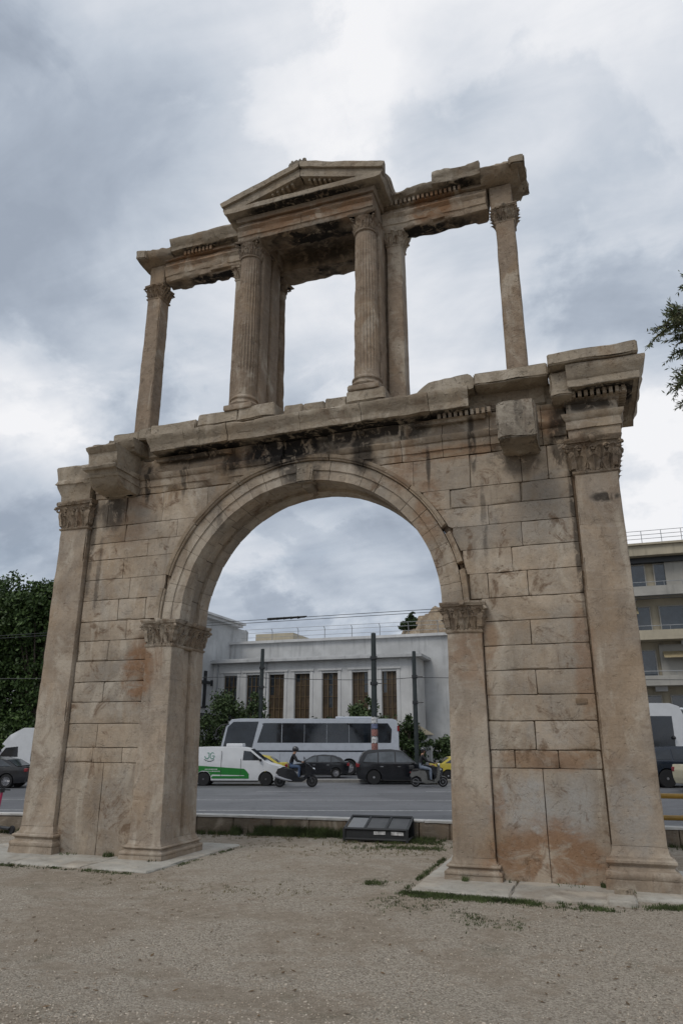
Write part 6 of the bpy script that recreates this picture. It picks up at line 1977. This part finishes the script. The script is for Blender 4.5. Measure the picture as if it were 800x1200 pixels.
def rider(label, parent_frame, J, jacket, trousers, helmet, loc, rz):
    """seated rider; J gives joint positions in the bike frame (x forward)"""
    names = ['pelvis', 'waist', 'chest', 'neck', 'head0', 'head1']
    P_ = []; Rr = []; E_ = []; idx = {}
    def add(nm, p, r): idx[nm] = len(P_); P_.append(tuple(p)); Rr.append(r)
    add('pelvis', J['pelvis'], (.16, .13)); add('waist', J['waist'], (.15, .12)); add('chest', J['chest'], (.18, .13)); add('neck', J['neck'], .062); add('head0', J['head'] - Vector((0, 0, .06)), (.075, .085)); add('head1', J['head'] + Vector((.0, 0, .055)), (.078, .09))
    E_ += [(0, 1), (1, 2), (2, 3), (3, 4), (4, 5)]
    for s_, k in ((1, 'L'), (-1, 'R')):
        def q(nm): v = Vector(J[nm]); return Vector((v.x, v.y * s_, v.z))
        add('sh' + k, q('shoulder'), .068); add('el' + k, q('elbow'), .052); add('wr' + k, q('wrist'), .034); add('pa' + k, q('palm'), (.042, .022))
        add('hip' + k, q('hip'), .105); add('kn' + k, q('knee'), .070); add('an' + k, q('ankle'), .045); add('he' + k, q('ankle') + Vector((.02, 0, -.07)), .04); add('to' + k, q('ankle') + Vector((.17, 0, -.085)), (.045, .03))
        E_ += [(idx['chest'], idx['sh' + k]), (idx['sh' + k], idx['el' + k]), (idx['el' + k], idx['wr' + k]), (idx['wr' + k], idx['pa' + k]),
               (0, idx['hip' + k]), (idx['hip' + k], idx['kn' + k]), (idx['kn' + k], idx['an' + k]), (idx['an' + k], idx['he' + k]), (idx['he' + k], idx['to' + k])]
        # four fingers over the grip and a thumb under it
        pa = q('palm')
        for fi, (dy, ln) in enumerate(((-.030, .9), (-.010, 1.0), (.010, .95), (.030, .78))):
            a = pa + Vector((.030, dy, .012)); b = a + Vector((.035 * ln, 0, -.012)); c = b + Vector((.004, 0, -.034 * ln))
            base = len(P_)
            for p in (a, b, c): P_.append(tuple(p)); Rr.append(.0095)
            E_ += [(idx['pa' + k], base), (base, base + 1), (base + 1, base + 2)]
        a = pa + Vector((.0, -.035 * s_, -.01)); b = a + Vector((.035, -.008 * s_, -.018)); base = len(P_)
        for p in (a, b): P_.append(tuple(p)); Rr.append(.010)
        E_ += [(idx['wr' + k], base), (base, base + 1)]
    me = skinned(P_, E_, Rr)
    o = bpy.data.objects.new('person', me); COL.objects.link(o); o.location = loc; o.rotation_euler = (0, 0, rz)
    for m in (jacket, trousers, 'skin', 'shoe'): me.materials.append(M[m])
    bones = []
    def seg(a, b, m): bones.append((Vector(P_[idx[a]]), Vector(P_[idx[b]]), m))
    seg('pelvis', 'pelvis', 1); seg('waist', 'chest', 0); seg('chest', 'chest', 0); seg('head0', 'head1', 2); seg('neck', 'head0', 2)
    for k in 'LR':
        seg('sh' + k, 'el' + k, 0); seg('el' + k, 'wr' + k, 0); seg('pa' + k, 'pa' + k, 2); seg('hip' + k, 'kn' + k, 1); seg('kn' + k, 'an' + k, 1); seg('he' + k, 'to' + k, 3)
    for f in me.polygons:
        c = f.center; best = None
        for a, b, m in bones:
            d_ = b - a; t = 0 if d_.length < 1e-6 else max(0, min(1, (c - a).dot(d_) / d_.length_squared))
            dd = (c - a - d_ * t).length
            if best is None or dd < best[0]: best = (dd, m)
        f.material_index = best[1]; f.use_smooth = True
    tag(o, label, 'person'); o.scale = (SCL,) * 3
    H_ = J['head']
    # face: eyes, nose, mouth, ears
    mb = MB(); mb.tone = 0
    for s_ in (-1, 1): mb.blob((H_.x + .078, s_ * .032, H_.z + .005), .012, 1, 0)
    mb.build('eyes', M['hair'], o)
    mb = MB(); mb.tone = 0
    mb.blob((H_.x + .095, 0, H_.z - .022), .017, 2, 0, (1, .8, 1.4))
    for s_ in (-1, 1): mb.blob((H_.x, s_ * .083, H_.z - .01), .024, 2, 0, (.7, .4, 1.2))
    mb.build('nose_and_ears', M['skin'], o)
    mb = MB(); mb.tone = 0; mb.blob((H_.x + .080, 0, H_.z - .060), .02, 1, 0, (.5, 1.3, .3)); mb.build('mouth', M['red'], o)
    mb = MB(); mb.tone = 0
    rows = []
    full = helmet == 'full'
    for j in range(13):
        el = lerp(PI / 2, -.62 if full else -.15, j / 12)
        row = []
        for i in range(28):
            a = 2 * PI * i / 28
            rr = .148
            x, y, z = rr * 1.06 * math.cos(el) * math.cos(a), rr * .92 * math.cos(el) * math.sin(a), rr * 1.02 * math.sin(el)
            row.append((H_.x - .005 + x, y, H_.z + .025 + z))
        rows.append(row)
    mb.grid(rows, closed_u=True)
    hm = mb.build('helmet', M['helm'], o, smooth=60)
    if full:
        # face opening is closed by the visor; chin bar below
        mb = MB(); mb.tone = 0
        rows = [[(H_.x - .003 + .162 * math.cos(e) * math.cos(a), .140 * math.cos(e) * math.sin(a), H_.z + .025 + .155 * math.sin(e)) for a in [lerp(-1.05, 1.05, i / 10) for i in range(11)]] for e in [lerp(-.30, .30, j / 4) for j in range(5)]]
        mb.grid(rows); mb.build('visor', M['visor'], hm, smooth=60)
    else:
        mb = MB(); mb.tone = 0
        mb.blob((H_.x - .05, 0, H_.z - .05), .105, 2, .15, (.8, .9, 1.0)); mb.build('hair', M['hair'], o)
    return o

def scooter(name, label, lat, fd, rz, paint, style):
    loc = tuple(av(lat, fd, .15))
    t = thing(name, label, 'motor scooter', loc, rz); t.scale = (SCL,) * 3
    S_ = 1.0
    if style == 'maxi':
        wb, wr = 1.55, .27
        bx_, fx_ = -wb / 2, wb / 2
        shell = [(-.98, .62), (-.90, .82), (-.55, .86), (-.15, .80), (.02, .62), (.12, .42), (.35, .42), (.48, .62), (.50, .95), (.42, 1.12), (.62, 1.02), (.92, .78), (.95, .68), (.72, .62), (.50, .36), (.30, .24), (-.35, .24), (-.55, .38), (-.80, .52)]
        seat_ = [(-.90, .82), (-.62, .93), (-.45, .90), (-.35, .82), (-.02, .80), (.05, .72), (-.1, .74), (-.55, .80)]
    else:
        wb, wr = 1.32, .235
        bx_, fx_ = -wb / 2, wb / 2
        shell = [(-.92, .50), (-.86, .70), (-.60, .76), (-.20, .74), (-.12, .60), (-.10, .30), (.22, .26), (.36, .40), (.42, .80), (.46, .98), (.54, .98), (.52, .62), (.50, .34), (.30, .18), (-.15, .16), (-.35, .22), (-.42, .42), (-.62, .52), (-.85, .42)]
        seat_ = [(-.82, .72), (-.80, .82), (-.35, .82), (-.12, .76), (-.14, .72)]
    mb = MB(); mb.tone = 0
    hw = .17 if style == 'maxi' else .16
    def hf(x, z):
        e = max(0, abs(x) - .35) / .6
        return (hw if style == 'maxi' else (hw if x < -.05 else .19 if z > .28 else .16)) * (1 - .45 * min(1, e) if style == 'maxi' or x < 0 else 1)
    extr_body(mb, shell, hf); bev(mb.build('body', M[paint], t, smooth=40), .035, 3)
    mb = MB(); mb.tone = 0; extr_body(mb, seat_, lambda x, z: .14); bev(mb.build('seat', M['seat'], t, smooth=40), .025, 3)
    for nm, x in (('front_wheel', fx_), ('rear_wheel', bx_)):
        wl = wheel(t, x, 0, wr, .11, -1, 'rimd' if style == 'maxi' else 'rim', 6)
        mb = MB(); mb.tone = 0
        rows = [[(wr * 1.13 * math.cos(a), y, wr * 1.13 * math.sin(a) - (0.02 if abs(y) > .05 else 0)) for a in [lerp(R(25), R(150), i / 10) for i in range(11)]] for y in (-.075, -.05, 0, .05, .075)]
        mb.grid(rows); mb.build('mudguard', M[paint if x > 0 else 'plastic'], wl, smooth=60)
    mb = MB(); mb.tone = 0
    top_ = Vector((.43, 0, 1.08)) if style == 'maxi' else Vector((.42, 0, 1.02))
    for s_ in (-1, 1): mb.tube([(fx_, s_ * .07, wr), (lerp(fx_, top_.x, .6), s_ * .07, lerp(wr, top_.z, .6))], .022, 8)
    mb.tube([(fx_ - .05, 0, wr + .25), tuple(top_)], .03, 8); mb.build('fork', M['rimd'], t)
    mb = MB(); mb.tone = 0
    hy, hx, hz = .33, top_.x - .10, top_.z + .04
    mb.tube([(hx, -hy, hz), (hx + .05, -.18, hz + .02), tuple(top_), (hx + .05, .18, hz + .02), (hx, hy, hz)], .016, 8)
    for s_ in (-1, 1): mb.tube([(hx, s_ * hy, hz), (hx + .015, s_ * .22, hz + .008)], .021, 8)
    mb.build('handlebar', M['plastic'], t)
    for s_ in (-1, 1):
        mb = MB(); mb.tone = 0; mb.tube([(hx + .06, s_ * .18, hz), (hx + .05, s_ * .25, hz + .18)], .008, 6); mb.blob((hx + .05, s_ * .28, hz + .20), .05, 2, 0, (.35, 1.2, .8)); mb.build('mirror', M['plastic'], t)
    mb = MB(); mb.tone = 0
    if style == 'maxi': mb.blob((.84, 0, .82), .10, 2, 0, (.8, 1.1, .6))
    else: mb.blob((.50, 0, 1.02), .075, 2, 0, (.6, 1, 1))
    mb.build('headlight', M['lampw'], t, smooth=60)
    if style == 'maxi':
        mb = MB(); mb.tone = 0
        rows = [[(lerp(.68, .36, v), lerp(-.19, .19, u) * (1 - .35 * v), lerp(.98, 1.40, v) - abs(u - .5) * .06) for u in [i / 6 for i in range(7)]] for v in (0, .33, .66, 1)]
        mb.grid(rows); mb.build('windshield', M['visor'], t, smooth=60)
        mb = MB(); mb.tone = 0; mb.tube([(-.20, -.16, .30), (-.55, -.20, .36), (-1.0, -.21, .50)], [.03, .065, .075], 10); mb.build('exhaust', M['rim'], t)
    else:
        mb = MB(); mb.tone = 0; mb.box(-.95, -.72, -.13, .13, .80, .98); bev(mb.build('top_box', M['plastic'], t, smooth=0), .04)
        mb = MB(); mb.tone = 0; mb.tube([(-.30, -.14, .22), (-.60, -.18, .22), (-.82, -.18, .26)], [.02, .045, .05], 10); mb.build('exhaust', M['rimd'], t)
    mb = MB(); mb.tone = 0; mb.blob((-.95 if style == 'maxi' else -.90, 0, .66), .055, 2, 0, (.6, 1.4, .7)); mb.build('tail_light', M['red'], t)
    return t, loc, (hx, hz)

SCL = 1.07
t, loc, (hx, hz) = scooter('motor_scooter', 'black maxi scooter with a tall screen in front of the van nose', -2.32, 38.75, AV, 'carblack', 'maxi')
J = dict(pelvis=Vector((-.30, 0, .98)), waist=Vector((-.26, 0, 1.14)), chest=Vector((-.16, 0, 1.38)), neck=Vector((-.10, 0, 1.56)), head=Vector((-.05, 0, 1.70)),
         shoulder=(-.13, .20, 1.46), elbow=(.02, .27, 1.20), wrist=(hx - .09, .28, hz + .02), palm=(hx - .03, .275, hz + .02), hip=(-.26, .11, .95), knee=(.16, .20, .93), ankle=(.14, .19, .50))
rider('motorcyclist in a black jacket, blue jeans and full helmet on the black maxi scooter', t, J, 'jacket', 'jeans', 'full', loc, AV)
t, loc, (hx, hz) = scooter('motor_scooter', 'grey classic scooter with round headlamp near the right inner pier', 4.58, 39.1, AV, 'cream2', 'classic')
J = dict(pelvis=Vector((-.42, 0, .92)), waist=Vector((-.40, 0, 1.08)), chest=Vector((-.33, 0, 1.34)), neck=Vector((-.28, 0, 1.53)), head=Vector((-.23, 0, 1.67)),
         shoulder=(-.30, .19, 1.42), elbow=(-.08, .27, 1.18), wrist=(hx - .09, .28, hz + .03), palm=(hx - .03, .275, hz + .02), hip=(-.38, .11, .90), knee=(.08, .19, .82), ankle=(.08, .17, .38))
rider('person in dark jacket and open helmet riding the grey classic scooter', t, J, 'jacket', 'jeans2', 'open', loc, AV)
